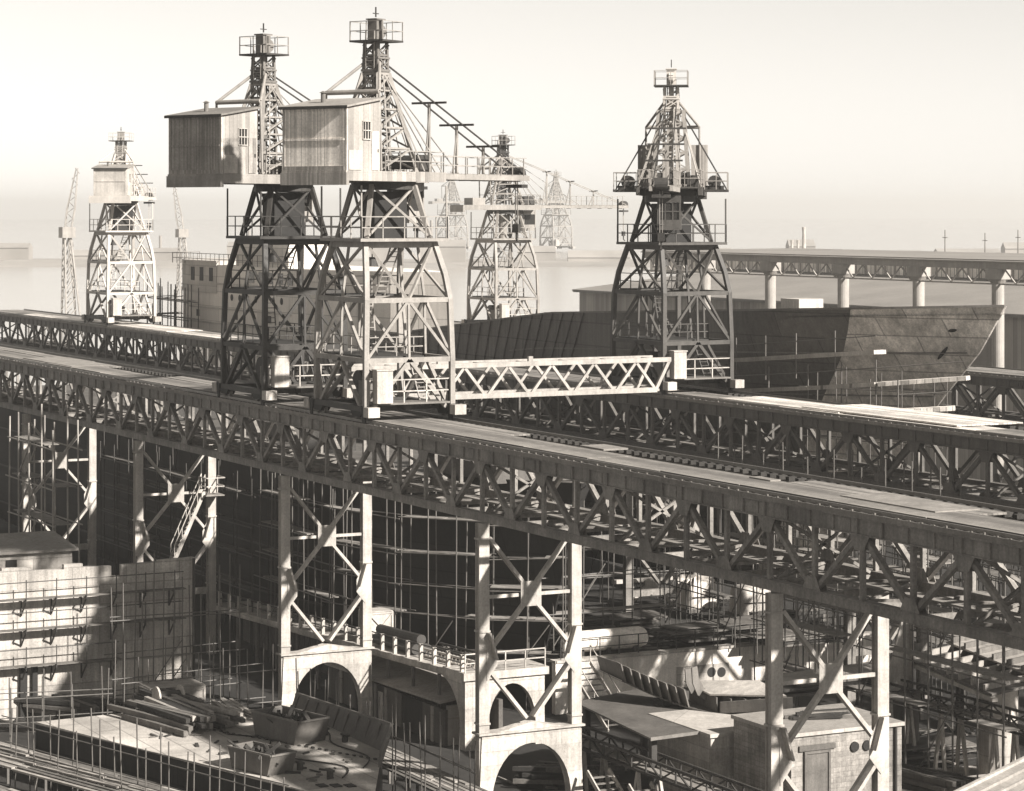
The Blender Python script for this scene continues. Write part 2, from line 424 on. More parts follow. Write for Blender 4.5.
# ------------------------------------------------------------------ tower cranes
def crane(loc, ang, label, body='crane_mid', house=('boards_pale', 'boards_side', 'roof_felt_pale'), deckm='crane_mid', wide=False, has_house=True, far=False, enclosed=True, trunk='steel_dark', lamp='steel_dark', lower=None, group=None, ms=1.0, tail=0.0, z_house=16.3, h_off=0.0, plain=False, house_hw=2.05, mast=((1.75, 1.55), (.5, .5))):
    """loc: centre of the gauge at rail level; ang: slewing angle of the jib in the world XY plane"""
    root = thing('dock_crane', label, 'crane', loc, group)
    lw = lower or body
    T = lambda nm, mb, m, par=root: obj(nm, mb, m, par, local=True)
    lv = [(0.45, 3.3, 2.5), (3.1, 3.3, 2.5), (6.25, 3.2, 2.42), (7.6, 2.85, 2.28), (9.3, 2.1, 2.0)]
    C = lambda k, sx, sy: Vector((sx * lv[k][1], sy * lv[k][2], lv[k][0]))
    for sx in (-1, 1):
        for sy in (-1, 1):
            mb = MB()
            for k in range(4): mb.bar(C(k, sx, sy), C(k + 1, sx, sy) + Vector((0, 0, .04)), .27, .27, up=(0, 1, 0))
            # flared foot plate
            mb.extr([C(0, sx, sy) + Vector((0, -sy * .1, 0)), C(0, sx, sy) + Vector((-sx * .75, -sy * .1, 0)), C(0, sx, sy) + Vector((-sx * .1, -sy * .1, 2.0))], (0, .06, 0))
            T('leg', mb, lw)
    # end carriages with wheels and buffers
    for sy in (-1, 1):
        y = sy * 2.5
        c = T('end_carriage', MB().box(-3.9, 3.9, y - .22, y + .22, .42, .72), 'steel_dark')
        for sx in (-1, 1):
            b = MB().extr([(sx * 2.6 - .75, y - .25, .45), (sx * 2.6 + .75, y - .25, .45), (sx * 2.6 + .45, y - .25, .15), (sx * 2.6 - .45, y - .25, .15)], (0, .5, 0))
            b.extr([(sx * 3.5 - .2, y - .3, .8), (sx * 3.5 + .35, y - .3, .7), (sx * 3.6 + .3, y - .3, -.1), (sx * 3.5, y - .3, -.1)], (0, .08, 0))
            T('bogie', b, 'steel_black', c)
            for wx in (2.2, 3.0): T('wheel', MB().tube((sx * wx, y - .09, .27), (sx * wx, y + .09, .27), .26, 14), 'steel_grey', c)
            T('buffer', MB().box(sx * 4.05 - .32, sx * 4.05 + .32, y - .33, y + .33, .2, .72), 'white_worn', c)
    zl = [3.1, 6.25]
    for k in (1, 2):
        for sx in (-1, 1): T('tie_beam', MB().bar(C(k, sx, -1), C(k, sx, 1), .2, .26), lw)
        for sy in (-1, 1): T('tie_beam', MB().bar(C(k, -1, sy), C(k, 1, sy), .2, .26), lw)
    def brace(p, q, w=.15): T('brace', MB().bar(p, q, w, w), lw)
    for sy in (-1, 1):
        m1 = Vector((0, sy * lv[1][2], 3.1)); m2 = Vector((0, sy * lv[2][2], 6.25))
        brace(C(0, -1, sy) + Vector((.5, 0, .1)), m1, .2); brace(C(0, 1, sy) + Vector((-.5, 0, .1)), m1, .2)
        brace(C(1, -1, sy), m2); brace(C(1, 1, sy), m2); brace(m1, m2, .12)
        brace(C(2, -1, sy), C(4, 1, sy), .13); brace(C(2, 1, sy), C(4, -1, sy), .13); brace(m2, Vector((0, sy * lv[4][2], 9.3)), .13)
    for sx in (-1, 1):
        m1 = Vector((sx * lv[1][1], 0, 3.1)); m2 = Vector((sx * lv[2][1], 0, 6.25))
        brace(C(0, sx, -1) + Vector((0, .35, .1)), m1, .2); brace(C(0, sx, 1) + Vector((0, -.35, .1)), m1, .2)
        brace(C(1, sx, -1), m2); brace(C(1, sx, 1), m2); brace(m1, m2, .12)
        brace(C(4, sx, -1), m2, .14); brace(C(4, sx, 1), m2, .14)
    # inner king posts
    for sx, sy in ((-.35, -.3), (.35, .3)):
        T('king_post', MB().bar((sx * 3, sy * 3, 3.1), (sx * 2, sy * 2, 9.3), .14), lw)
    # landings, ladders
    for z, x0, x1 in ((3.22, -3.0, 3.0), (6.38, -2.9, -.2)):
        l = T('landing', MB().box(x0, x1, -2.2, 1.0, z, z + .08), 'steel_dark')
        o = railing(l, lw, [(x0, -2.15), (x1, -2.15), (x1, .95), (x0, .95)], z + .08, 1.0, local=True, w=.05)
    for (p, q) in (((.6, -.5, 6.4), (1.3, .2, 9.3)), ((1.2, -1.2, 3.3), (-.8, -.6, 6.4)), ((2.4, 1.4, .6), (1.2, 1.2, 3.2))):
        p = Vector(p); q = Vector(q); mb = MB(); s = Vector((.0, .28, 0))
        mb.bar(p - s, q - s, .07); mb.bar(p + s, q + s, .07)
        for i in range(1, 11): mb.bar(p.lerp(q, i / 11) - s, p.lerp(q, i / 11) + s, .045)
        T('ladder', mb, lw)
    # base platform and control cabinet on the sunny side
    l = T('base_platform', MB().box(2.3, 3.9, -1.9, 2.1, .8, .9), 'steel_grey')
    railing(l, 'white_worn', [(2.35, -1.85), (3.85, -1.85), (3.85, 2.05), (2.35, 2.05)], .9, 1.2, local=True, w=.06)
    T('control_cabinet', MB().box(3.5, 4.1, -2.2, -1.3, .9, 2.6).box(3.45, 4.15, -2.25, -1.25, 2.603, 2.68), 'white_worn')
    T('cable_drum', MB().tube((-1.2, -1.0, 1.6), (-1.2, -.3, 1.6), .75, 18).box(-1.6, -.8, -1.1, -.2, .7, 1.5), 'steel_dark')
    T('gear_case', MB().box(.3, 1.7, -1.6, -.2, .8, 1.9).box(.5, 1.3, -1.3, -.5, 1.903, 2.4), 'steel_grey')
    T('sill_beam', MB().box(-3.2, 3.2, -.2, .2, .45, .8).box(-2.3, -1.9, -2.3, 2.3, .4, .75).box(1.9, 2.28, -2.3, 2.3, .4, .75), 'steel_dark')
    # portal platform
    mb = MB().box(-2.75, 2.75, -2.55, 2.55, 9.34, 9.5).box(-2.3, 2.3, -2.12, -1.9, 9.02, 9.337).box(-2.3, 2.3, 1.9, 2.12, 9.02, 9.337).box(-2.25, -2.03, -1.87, 1.87, 9.0, 9.337).box(2.03, 2.25, -1.87, 1.87, 9.0, 9.337)
    T('portal_platform', mb, lw)
    railing(root, lw, [(-2.7, -2.5), (2.7, -2.5), (2.7, 2.5), (-2.7, 2.5), (-2.7, -2.5)], 9.5, 1.15, local=True, w=.055)
    for sx in (-1, 1):
        for sy in (-1, 1): T('corner_post', MB().bar((sx * 2.68, sy * 2.48, 9.5), (sx * 2.68, sy * 2.48, 12.3), .08), lw)
    T('flood_lamp', MB().tube((1.2, -1.2, 8.0), (1.2, -1.2, 8.5), .34, 12, .16).bar((1.2, -1.2, 8.5), (1.2, -1.2, 9.34), .05), 'steel_dark')
    # upper fixed tower
    for sx in (-1, 1):
        for sy in (-1, 1): T('upper_leg', MB().bar((sx * 1.95, sy * 1.85, 9.5), (sx * 1.25, sy * 1.25, 12.35), .24), lw)
    for sx in (-1, 1):
        for sy in (-1, 1):
            brace((sx * 1.95, sy * 1.9, 9.55), (-sx * 1.25, sy * 1.25, 12.3), .12) if sx > 0 or True else None
        brace((sx * 1.95, -1.85, 9.55), (sx * 1.25, 1.25, 12.3), .12); brace((sx * 1.95, 1.85, 9.55), (sx * 1.25, -1.25, 12.3), .12)
    if enclosed: T('machine_casing', MB().box(-.95, .95, -.95, .95, 9.5, 12.0), 'steel_black')
    else: T('machine_casing', MB().tube((0, 0, 9.5), (0, 0, 12.0), .45, 12), body)
    T('slew_ring', MB().tube((0, 0, 12.1), (0, 0, 12.5), 1.75, 28), 'steel_dark')
    # ---- slewing superstructure, turned about the axis
    U = Vector((math.cos(ang), math.sin(ang), 0)); V = Vector((-math.sin(ang), math.cos(ang), 0))
    ht = -5.2 - h_off
    up = obj('slewing_deck', rot(squash(MB().box(ht, 3.6, -2.1, 2.1, 12.95, 13.05).box(ht - .05, ht + .2, -2.15, 2.15, 12.3, 12.947).box(ht + .21, 3.6, -2.1, -1.85, 12.52, 12.947).box(ht + .21, 3.6, 1.85, 2.1, 12.52, 12.947).box(-1.6, 1.6, -1.6, 1.6, 12.503, 12.92), 1, tail), U, V), deckm, root, local=True)
    S = lambda nm, mb, m: obj(nm, rot(squash(mb, ms, tail), U, V), m, up, local=True)
    hm = z_house
    if has_house:
        h0, h1, hw = -5.1 - h_off, -2.2 - h_off, house_hw
        sheet = .06
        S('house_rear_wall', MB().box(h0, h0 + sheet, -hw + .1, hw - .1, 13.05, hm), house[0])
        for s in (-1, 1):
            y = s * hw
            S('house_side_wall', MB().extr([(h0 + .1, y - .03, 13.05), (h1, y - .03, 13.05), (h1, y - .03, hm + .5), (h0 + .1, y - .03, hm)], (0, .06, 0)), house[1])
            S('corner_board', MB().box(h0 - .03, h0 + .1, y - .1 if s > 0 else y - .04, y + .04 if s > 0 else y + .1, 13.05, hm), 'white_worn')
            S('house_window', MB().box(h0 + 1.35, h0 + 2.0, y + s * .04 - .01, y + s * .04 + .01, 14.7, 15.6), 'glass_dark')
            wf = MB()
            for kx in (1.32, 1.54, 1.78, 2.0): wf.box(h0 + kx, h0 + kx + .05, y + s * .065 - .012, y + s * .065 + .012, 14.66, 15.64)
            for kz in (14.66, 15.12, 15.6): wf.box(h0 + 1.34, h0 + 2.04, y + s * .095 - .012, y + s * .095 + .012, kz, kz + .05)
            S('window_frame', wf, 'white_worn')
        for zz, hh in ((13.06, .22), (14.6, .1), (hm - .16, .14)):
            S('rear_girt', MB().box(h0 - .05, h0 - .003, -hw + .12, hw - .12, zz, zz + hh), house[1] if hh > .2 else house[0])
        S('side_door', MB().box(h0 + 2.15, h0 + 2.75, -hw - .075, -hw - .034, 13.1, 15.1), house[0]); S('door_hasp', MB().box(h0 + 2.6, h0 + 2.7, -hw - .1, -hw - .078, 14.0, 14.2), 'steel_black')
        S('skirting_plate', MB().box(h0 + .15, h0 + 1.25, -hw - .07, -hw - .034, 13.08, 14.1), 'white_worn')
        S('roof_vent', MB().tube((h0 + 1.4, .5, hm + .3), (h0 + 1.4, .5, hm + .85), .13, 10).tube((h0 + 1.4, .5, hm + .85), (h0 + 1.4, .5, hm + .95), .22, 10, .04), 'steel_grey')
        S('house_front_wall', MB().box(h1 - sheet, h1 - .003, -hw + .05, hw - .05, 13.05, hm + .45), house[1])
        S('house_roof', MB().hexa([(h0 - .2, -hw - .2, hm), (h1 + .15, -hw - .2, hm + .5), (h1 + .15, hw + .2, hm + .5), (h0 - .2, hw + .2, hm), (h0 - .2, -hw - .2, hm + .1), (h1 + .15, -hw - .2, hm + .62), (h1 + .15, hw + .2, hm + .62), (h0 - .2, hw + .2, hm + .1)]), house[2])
        S('roof_strip', MB().box(h0 - .23, h0 - .18, -hw - .2, hw + .2, hm - .06, hm + .08), 'steel_dark')
    else:
        S('counterweight', MB().box(-3.9, -2.5, -1.4, 1.4, 13.05, 13.8), body)
    (bx, by), (tx, ty) = mast
    # mast: four legs to a plated trunk with head platform
    for sx in (-1, 1):
        for sy in (-1, 1):
            S('mast_leg', MB().bar((sx * bx - .1, sy * by, 13.05), (sx * tx, sy * ty, 18.35), .2), body)
    for s in (-1, 1):
        for z0, z1 in ((13.1, 14.3), (14.3, 15.4), (15.4, 16.4), (16.4, 17.4), (17.4, 18.3)):
            f = lambda z: (z - 13.05) / 5.3
            e = lambda z, sg: Vector((s * (bx + (tx - bx) * f(z)), sg * (by + (ty - by) * f(z)), z))
            S('mast_lacing', MB().bar(e(z0, -1), e(z1, 1), .09), body); S('mast_lacing', MB().bar(e(z0, 1), e(z1, -1), .09), body); S('mast_lacing', MB().bar(e(z1, -1), e(z1, 1), .1), body)
            e2 = lambda z, sg: Vector((sg * (bx + (tx - bx) * f(z)), s * (by + (ty - by) * f(z)), z))
            S('mast_lacing', MB().bar(e2(z0, -1), e2(z1, 1), .09), body); S('mast_lacing', MB().bar(e2(z1, -1), e2(z1, 1), .1), body)
    mb = MB()
    for sx in (-.52, .52):
        for sy in (-.52, .52): mb.bar((sx, sy, 13.1), (sx * .8, sy * .8, 20.0), .14)
    z = 13.5
    while z < 19.8:
        mb.box(-.55, .55, -.55, -.45, z, z + .1).box(-.55, .55, .45, .55, z, z + .1).box(-.55, -.45, -.447, .447, z, z + .1).box(.45, .55, -.447, .447, z, z + .1)
        for q in (-.5, .5): mb.bar((q, -.5, z + .05), (q, .5, z + .75), .06).bar((-.5, q, z + .05), (.5, q, z + .75), .06)
        z += .8
    S('mast_trunk', mb, trunk)
    S('trunk_plate', MB().box(-.16, .16, -.16, .16, 13.2, 20.0), trunk)
    mb = MB()
    for yy in (-.28, .28): mb.bar((-.62, yy, 13.1), (-.52, yy, 20.6), .06)
    for i in range(24): mb.bar((-.62 + .1 * i / 24, -.28, 13.3 + i * .3), (-.62 + .1 * i / 24, .28, 13.3 + i * .3), .04)
    S('mast_ladder', mb, body)
    mb = MB().box(-.62, .58, -.55, .55, 18.42, 18.55).box(-.55, .5, -.5, .5, 19.25, 19.35)
    for sx in (-.5, .45):
        for sy in (-.46, .46): mb.bar((sx, sy, 18.55), (sx * .9, sy * .9, 20.0), .12)
    for sy in (-.46, .46): mb.bar((-.5, sy, 18.6), (.45, sy, 19.25), .08).bar((.45, sy, 18.6), (-.5, sy, 19.25), .08).bar((-.5, sy, 19.35), (.45, sy, 19.98), .08)
    for sx in (-.5, .45): mb.bar((sx, -.46, 18.6), (sx, .46, 19.25), .08).bar((sx, .46, 18.6), (sx, -.46, 19.25), .08)
    mb.tube((-.1, -.3, 18.95), (-.1, .3, 18.95), .36, 14)
    S('head_lattice', mb, trunk)
    hp = S('head_platform', MB().box(-.9, 1.0, -1.1, 1.1, 20.0, 20.1), 'steel_dark')
    mbp = MB()
    ring = [(-.87, -1.07), (.97, -1.07), (.97, 1.07), (-.87, 1.07), (-.87, -1.07)]
    for a, b in zip(ring, ring[1:]):
        for zz in (20.6, 21.1): mbp.bar((a[0], a[1], zz), (b[0], b[1], zz), .04)
        mbp.bar((a[0], a[1], 20.1), (a[0], a[1], 21.12), .05); mbp.bar(((a[0] + b[0]) / 2, (a[1] + b[1]) / 2, 20.1), ((a[0] + b[0]) / 2, (a[1] + b[1]) / 2, 21.1), .04)
    S('head_railing', mbp, body)
    S('sheave_block', MB().box(-.34, -.14, -.3, .3, 20.1, 21.2).box(.1, .28, -.3, .3, 20.1, 21.2).box(-.42, .4, -.36, .36, 21.203, 21.27).tube((.38, -.14, 20.6), (.38, .14, 20.6), .36, 16).box(-.137, .097, -.1, .1, 20.1, 20.9), trunk)
    S('finial', MB().bar((0, 0, 21.36), (0, 0, 21.9), .06).bar((-.25, 0, 21.55), (.25, 0, 21.55), .05), 'steel_dark')
    # backstay pipe frame over the house
    mb = MB()
    for s in (-1, 1):
        mb.tube((-2.1, s * 1.75, 17.25), (-.35, s * .5, 18.9), .085, 8); mb.tube((-2.1, s * 1.75, 17.25), (-2.0, s * 1.8, 13.1), .07, 8)
    mb.tube((-2.1, -1.75, 17.25), (-2.1, 1.75, 17.25), .13, 8)
    S('backstay_frame', mb, body)
    if plain: return root
    # jib
    jl = 14.2
    for s in (-1, 1): S('jib_girder', MB().box(3.62, jl, s * .62 - .1, s * .62 + .1, 12.7, 13.0), body)
    mb = MB()
    for i in range(9):
        x = 3.9 + i * 1.2; mb.bar((x, -.5, 12.75), (x + 1.0, .5, 12.75), .08); mb.box(x - .05, x + .05, -.5, .5, 12.65, 12.8)
    S('jib_lacing', mb, deckm)
    S('jib_walkway', MB().box(3.7, jl, -.45, .45, 13.003, 13.05), 'plank')
    mb = MB()
    for s in (-1, 1):
        mb.bar((3.7, s * .75, 14.0), (jl - .4, s * .75, 14.0), .045); mb.bar((3.7, s * .75, 13.5), (jl - .4, s * .75, 13.5), .04)
        for i in range(9): mb.bar((3.9 + i * 1.2, s * .75, 13.0), (3.9 + i * 1.2, s * .75, 14.0), .05)
    S('jib_railing', mb, body)
    for i, x in enumerate((5.0, 7.7, 10.4)):
        zt = 18.9 - (x - .6) / 13.4 * 5.7 - .15
        S('rope_post', MB().bar((x, 0, 13.05), (x, 0, zt), .13).bar((x - .55, -.1, 13.05), (x, 0, zt - .4), .07), body)
        S('rope_crossbar', MB().bar((x, -1.15, zt + .05), (x, 1.15, zt + .05), .1, .12), lamp)
    for s in (-1, 1):
        S('pendant', MB().bar((.55, s * .35, 18.8), (jl - .2, s * .5, 13.1), .075), 'steel_dark' if not far else body)
    for sx in (-1.6, 1.7, 3.3):
        for sy in (-1, 1): S('stay', MB().bar((0, sy * .5, 18.4), (sx, sy * 2.0, 13.1), .06), body)
    for x in (2.2, 2.9, 3.6, 4.6, 6.2, 8.4):
        S('rope', MB().bar((.5, .2 - .1 * (x % 1), 18.6), (x + .6, .9 - .35 * (x % 2), 13.1), .05), body)
    S('hoist_rope', MB().bar((jl - .3, -.08, 10.2), (jl - .3, -.08, 12.7), .04).bar((jl - .3, .08, 10.2), (jl - .3, .08, 12.7), .04), body)
    S('hook_block', MB().box(jl - .45, jl - .15, -.2, .2, 9.7, 10.2).bar((jl - .3, 0, 9.7), (jl - .3, 0, 9.3), .1).bar((jl - .3, 0, 9.3), (jl - .1, 0, 9.2), .1), 'steel_dark')
    S('jib_head', MB().tube((jl - .3, -.4, 13.1), (jl - .3, .4, 13.1), .4, 16).box(jl - .6, jl + .05, -.55, .55, 12.3, 12.497), 'steel_dark')
    # hoist machinery and guard rail on the front of the deck
    mb = MB().tube((2.5, -1.1, 13.6), (2.5, 1.1, 13.6), .38, 16).box(1.95, 3.1, -1.3, -1.12, 13.05, 14.0).box(1.95, 3.1, 1.12, 1.3, 13.05, 14.0).box(2.0, 2.9, 1.35, 1.85, 13.05, 13.8)
    S('hoist_winch', mb, 'steel_dark')
    mb = MB()
    ring = [(-1.9, -2.0), (3.5, -2.0), (3.5, 2.0), (-1.9, 2.0)]
    for a, b in zip(ring, ring[1:]):
        n = 4
        for i in range(n + 1):
            p = Vector((a[0], a[1], 13.05)).lerp(Vector((b[0], b[1], 13.05)), i / n); mb.bar(p, p + Vector((0, 0, 1.1)), .05)
        for zz in (13.6, 14.15): mb.bar((a[0], a[1], zz), (b[0], b[1], zz), .05)
    S('deck_railing', mb, body)
    # driver's cab hung under the front of the deck
    cb = S('driver_cab', MB().box(2.05, 3.45, -.75, .75, 10.3, 10.95).box(2.05, 3.45, -.75, .75, 12.05, 12.5).box(2.05, 2.15, -.75, -.65, 10.953, 12.047).box(3.35, 3.45, -.75, -.65, 10.953, 12.047).box(2.05, 2.15, .65, .75, 10.953, 12.047).box(3.35, 3.45, .65, .75, 10.953, 12.047).box(3.37, 3.43, -.28, -.2, 10.953, 12.047).box(3.37, 3.43, .2, .28, 10.953, 12.047).box(3.36, 3.44, -.64, .64, 11.45, 11.52), deckm)
    S('cab_glazing', MB().box(2.12, 3.36, -.68, .68, 10.96, 12.04), 'glass_dark')
    if wide:
        for s in (-1, 1):
            w = S('side_outrigger', MB().box(-1.3, 1.6, 2.12 * s if s > 0 else -3.7, 3.7 if s > 0 else -2.12, 12.75, 12.9), 'steel_dark')
            mb = MB()
            for yy in (2.2, 2.95, 3.65):
                for xx in (-1.2, 1.5): mb.bar((xx, s * yy, 12.9), (xx, s * yy, 14.0), .055)
            for xx in (-1.2, 1.5):
                for zz in (13.45, 14.0): mb.bar((xx, s * 2.2, zz), (xx, s * 3.65, zz), .05)
            mb.bar((-1.2, s * 3.65, 14.0), (1.5, s * 3.65, 14.0), .05)
            S('outrigger_railing', mb, body)
            S('winch', MB().tube((-.9, s * 2.8, 13.4), (.9, s * 2.8, 13.4), .42, 14).box(-1.1, 1.2, s * 2.8 - .6, s * 2.8 + .6, 12.9, 13.15), 'steel_dark')
            S('side_stay', MB().bar((0, s * .55, 18.5), (.2, s * 3.6, 12.9), .09), 'steel_dark')
            S('side_panel', MB().box(-2.2, -2.14, s * 1.75 - .55, s * 1.75 + .55, 13.05, 16.0), house[0])
    return root

def squash(mb, ms, tail):
    for p in mb.v:
        if p.z > 14.0: p.z = 14 + (p.z - 14) * ms
        p.x -= tail
    return mb

def rot(mb, U, V):
    for p in mb.v:
        x, y = p.x, p.y
        p.x = U.x * x + V.x * y; p.y = U.y * x + V.y * y
    return mb

def jib_angle(deg):
    """deg: turn of the jib to the right of straight-away-from-camera"""
    d = FW * math.cos(R(deg)) + RT * math.sin(R(deg)); return math.atan2(d.y, d.x)

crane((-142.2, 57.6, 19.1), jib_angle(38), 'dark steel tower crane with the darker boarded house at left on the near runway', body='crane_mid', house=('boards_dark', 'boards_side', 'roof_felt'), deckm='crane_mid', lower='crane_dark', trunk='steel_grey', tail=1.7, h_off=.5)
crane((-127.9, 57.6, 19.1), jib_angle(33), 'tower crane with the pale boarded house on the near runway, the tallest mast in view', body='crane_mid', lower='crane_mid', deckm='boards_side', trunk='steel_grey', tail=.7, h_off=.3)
crane((-145.7, 86.1, 18.55), jib_angle(186), 'dark tower crane facing the camera with side outriggers, right of the white bridge', body='crane_mid', lower='crane_brown', deckm='crane_brown', house=('boards_side', 'boards_dark', 'roof_felt'), wide=True, has_house=False, trunk='crane_pale', ms=.93, mast=((1.2, 1.15), (.85, .8)))
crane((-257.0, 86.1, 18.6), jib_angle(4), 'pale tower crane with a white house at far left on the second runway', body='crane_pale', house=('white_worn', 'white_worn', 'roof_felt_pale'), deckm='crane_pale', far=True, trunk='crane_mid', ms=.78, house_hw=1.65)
_e = at_d(503, 327, 281)
_e = at_y(503, 327, 125.5)
crane((_e.x, 125.5, 17.7), jib_angle(70), 'pale hazy tower crane with its jib stretched right towards the dark crane', body='crane_mid', deckm='crane_mid', has_house=False, far=True, enclosed=False, trunk='crane_dark', lower='crane_mid', ms=.9)
for px, py, D, lb in ((556, 318, 1900, 'very faint tower crane in the haze right of the pale crane'), (452, 318, 1900, 'very faint tower crane in the haze just left of the pale crane'),):
    p = at_d(px, py, D); k = 3.1
    g = crane((p.x, p.y, 3.0), jib_angle(75), lb, body='crane_mid', deckm='crane_mid', has_house=False, far=True, enclosed=False, trunk='crane_mid', lower='crane_mid', plain=True)
    g.scale = (k, k, k * .86)

# harbour jib cranes far left in the haze
def harbour_crane(px0, py0, px1, py1, px2, py2, D, label):
    a = at_d(px0, py0, D); b = at_d(px1, py1, D); c = at_d(px2, py2, D)
    base = Vector((c.x, c.y, 1.0))
    root = thing('jib_crane', label, 'crane', base)
    for sx, sy in ((-1, -1), (1, -1), (1, 1), (-1, 1)):
        obj('tower_leg', MB().bar(base + Vector((sx * 2, sy * 2, 0)), Vector((b.x + sx * .8, b.y + sy * .8, b.z)), .4), 'crane_mid', root)
    mb = MB()
    for i in range(8):
        z0 = 1 + (b.z - 1) * i / 8; z1 = 1 + (b.z - 1) * (i + 1) / 8; w0 = 2 - 1.2 * i / 8; w1 = 2 - 1.2 * (i + 1) / 8
        for s in (-1, 1):
            mb.bar((c.x - w0, c.y + s * w0, z0), (b.x + w1, b.y + s * w1, z1), .25); mb.bar((c.x + s * w0, c.y - w0, z0), (b.x + s * w1, b.y + w1, z1), .25)
    obj('tower_lacing', mb, 'crane_mid', root)
    obj('cab', MB().box(b.x - 1.8, b.x + 1.8, b.y - 1.8, b.y + 1.8, b.z - .5, b.z + 2.4), 'crane_mid', root)
    d = (a - b); mb = MB(); n = 12
    for sy in (-1, 1):
        for sx in (-1, 1):
            o = RT * (.8 * sx) + FW * (.6 * sy)
            mb.bar(b + o, b + d * .4 + o * 1.3, .22); mb.bar(b + d * .4 + o * 1.3, a + o * .3, .2)
    for i in range(n):
        k = 1.2 if i % 2 else -1.2
        mb.bar(b + d * (i / n) + RT * k * .8, b + d * ((i + 1) / n) - RT * k * .8 * (1 - i / n * .5), .16)
    obj('jib', mb, 'crane_mid', root)
harbour_crane(77, 168, 67, 236, 71, 312, 700, 'faint luffing jib crane in the haze at far left, jib raised')
harbour_crane(174, 186, 182, 236, 184, 300, 900, 'faintest jib crane in the haze above the pale ship hull, jib raised')

# ------------------------------------------------------------------ white lattice bridge between the two runways
def lattice_bridge():
    x0, x1, y0, y1, z0, z1 = -142.2, -139.9, 60.9, 82.6, 18.8, 20.95
    root = thing('lattice_bridge', 'white lattice girder bridge spanning between the two runways', 'bridge', ((x0 + x1) / 2, (y0 + y1) / 2, z0))
    for x in (x0, x1):
        obj('top_chord', MB().box(x - .12, x + .12, y0, y1 - .0, z1 - .28, z1), 'white_paint', root)
        obj('bottom_chord', MB().box(x - .12, x + .12, y0, y1 - 1.0, z0, z0 + .3), 'white_paint', root)
        n = 7; L = (y1 - 1.0 - y0) / n
        for i in range(n):
            a = y0 + i * L
            obj('diagonal', MB().bar((x, a + .15, z0 + .26), (x, a + L / 2, z1 - .24), .15, .17), 'white_paint', root)
            obj('diagonal', MB().bar((x, a + L - .15, z0 + .26), (x, a + L / 2, z1 - .24), .15, .17), 'white_paint', root)
        obj('end_post', MB().bar((x, y1 - 1.05, z0 + .2), (x, y1 - .05, z1 - .1), .2), 'white_paint', root)
    mb = MB()
    for i in range(8):
        a = y0 + .2 + i * 2.95
        mb.box(x0 + .13, x1 - .13, a, a + .14, z1 - .22, z1 - .08); mb.box(x0 + .13, x1 - .13, a, a + .14, z0 + .05, z0 + .2)
        if i < 7: mb.bar((x0 + .15, a, z1 - .15), (x1 - .15, a + 2.9, z1 - .15), .1)
    obj('cross_frames', mb, 'white_paint', root)
    for y in (66.5, 72.6): obj('bracket', MB().box(x1 - .1, x1 + .1, y, y + .3, z1 + .003, z1 + .3), 'white_paint', root)
lattice_bridge()

# ------------------------------------------------------------------ ships on the berths
def ship_hull(name, label, x0, stem, yc, B, zk, sheer, m, deck_m='plate_steel', frac=(.75, .32), nst=30, nlv=9, flare=0.0, deck_drop=0.0, bow_from=None):
    """stem(z) gives the x of the stem at height z; sheer(s) the deck height"""
    rowsP = []; rowsS = []
    for i in range(nst + 1):
        s = (i / nst) ** .8
        rp = []; rs = []
        for k in range(nlv + 1):
            t = k / nlv; z = zk + (sheer(s) - zk) * t
            x = x0 + s * (stem(z) - x0)
            fr = frac[0] + (frac[1] - frac[0]) * t
            u = min(1, (1 - s) / fr); b = B * (1 - (1 - u) ** 2.1)
            if t < .25: b *= .55 + .45 * math.sin(math.pi / 2 * t / .25)
            b = max(b, .06)
            rp.append((x, yc - b, z)); rs.append((x, yc + b, z))
        rowsP.append(rp); rowsS.append(rs)
    root = thing(name, label, 'ship', ((x0 + stem(zk)) / 2, yc, zk))
    mb = MB().grid(rowsP).grid([list(reversed(r)) for r in rowsS])
    mb.grid([[r[-1] for r in rowsP], [r[-1] for r in rowsP]][:0] or [[rowsP[-1][k], rowsS[-1][k]] for k in range(nlv + 1)])
    if bow_from is None: obj('hull_plating', mb, m, root, smooth=True)
    else:
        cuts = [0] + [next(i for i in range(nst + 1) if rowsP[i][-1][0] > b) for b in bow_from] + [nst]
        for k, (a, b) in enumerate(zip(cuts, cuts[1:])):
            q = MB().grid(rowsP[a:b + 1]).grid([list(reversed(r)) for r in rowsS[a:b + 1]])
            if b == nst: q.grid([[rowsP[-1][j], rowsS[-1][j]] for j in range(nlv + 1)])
            obj('hull_plating' if k == 0 else 'bow_plating_lit', q, (m, 'hull_bow_sunlit')[k], root, smooth=True)  # forward plating takes the lighter tone that stands in for sunlight
    deck = [[Vector(rowsP[i][-1]) + Vector((0, .15, -deck_drop)), Vector(rowsS[i][-1]) + Vector((0, -.15, -deck_drop))] for i in range(nst + 1)]
    obj('deck', MB().grid(deck), deck_m, root)
    return root, rowsP, rowsS

def piecewise(pts):
    def f(z):
        for (a, u), (b, v) in zip(pts, pts[1:]):
            if z <= b: return u + (v - u) * (z - a) / (b - a)
        return pts[-1][1]
    return f

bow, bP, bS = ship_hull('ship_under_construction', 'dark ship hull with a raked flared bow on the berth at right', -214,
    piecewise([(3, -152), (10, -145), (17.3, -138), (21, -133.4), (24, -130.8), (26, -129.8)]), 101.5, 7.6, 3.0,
    lambda s: 18.6 + 3.6 * min(1, s / .45) if s < .45 else 22.2 + 1.9 * ((s - .45) / .55), 'hull_mid', frac=(.7, .21), nst=48, nlv=14, deck_drop=.5, bow_from=(-140.5,))
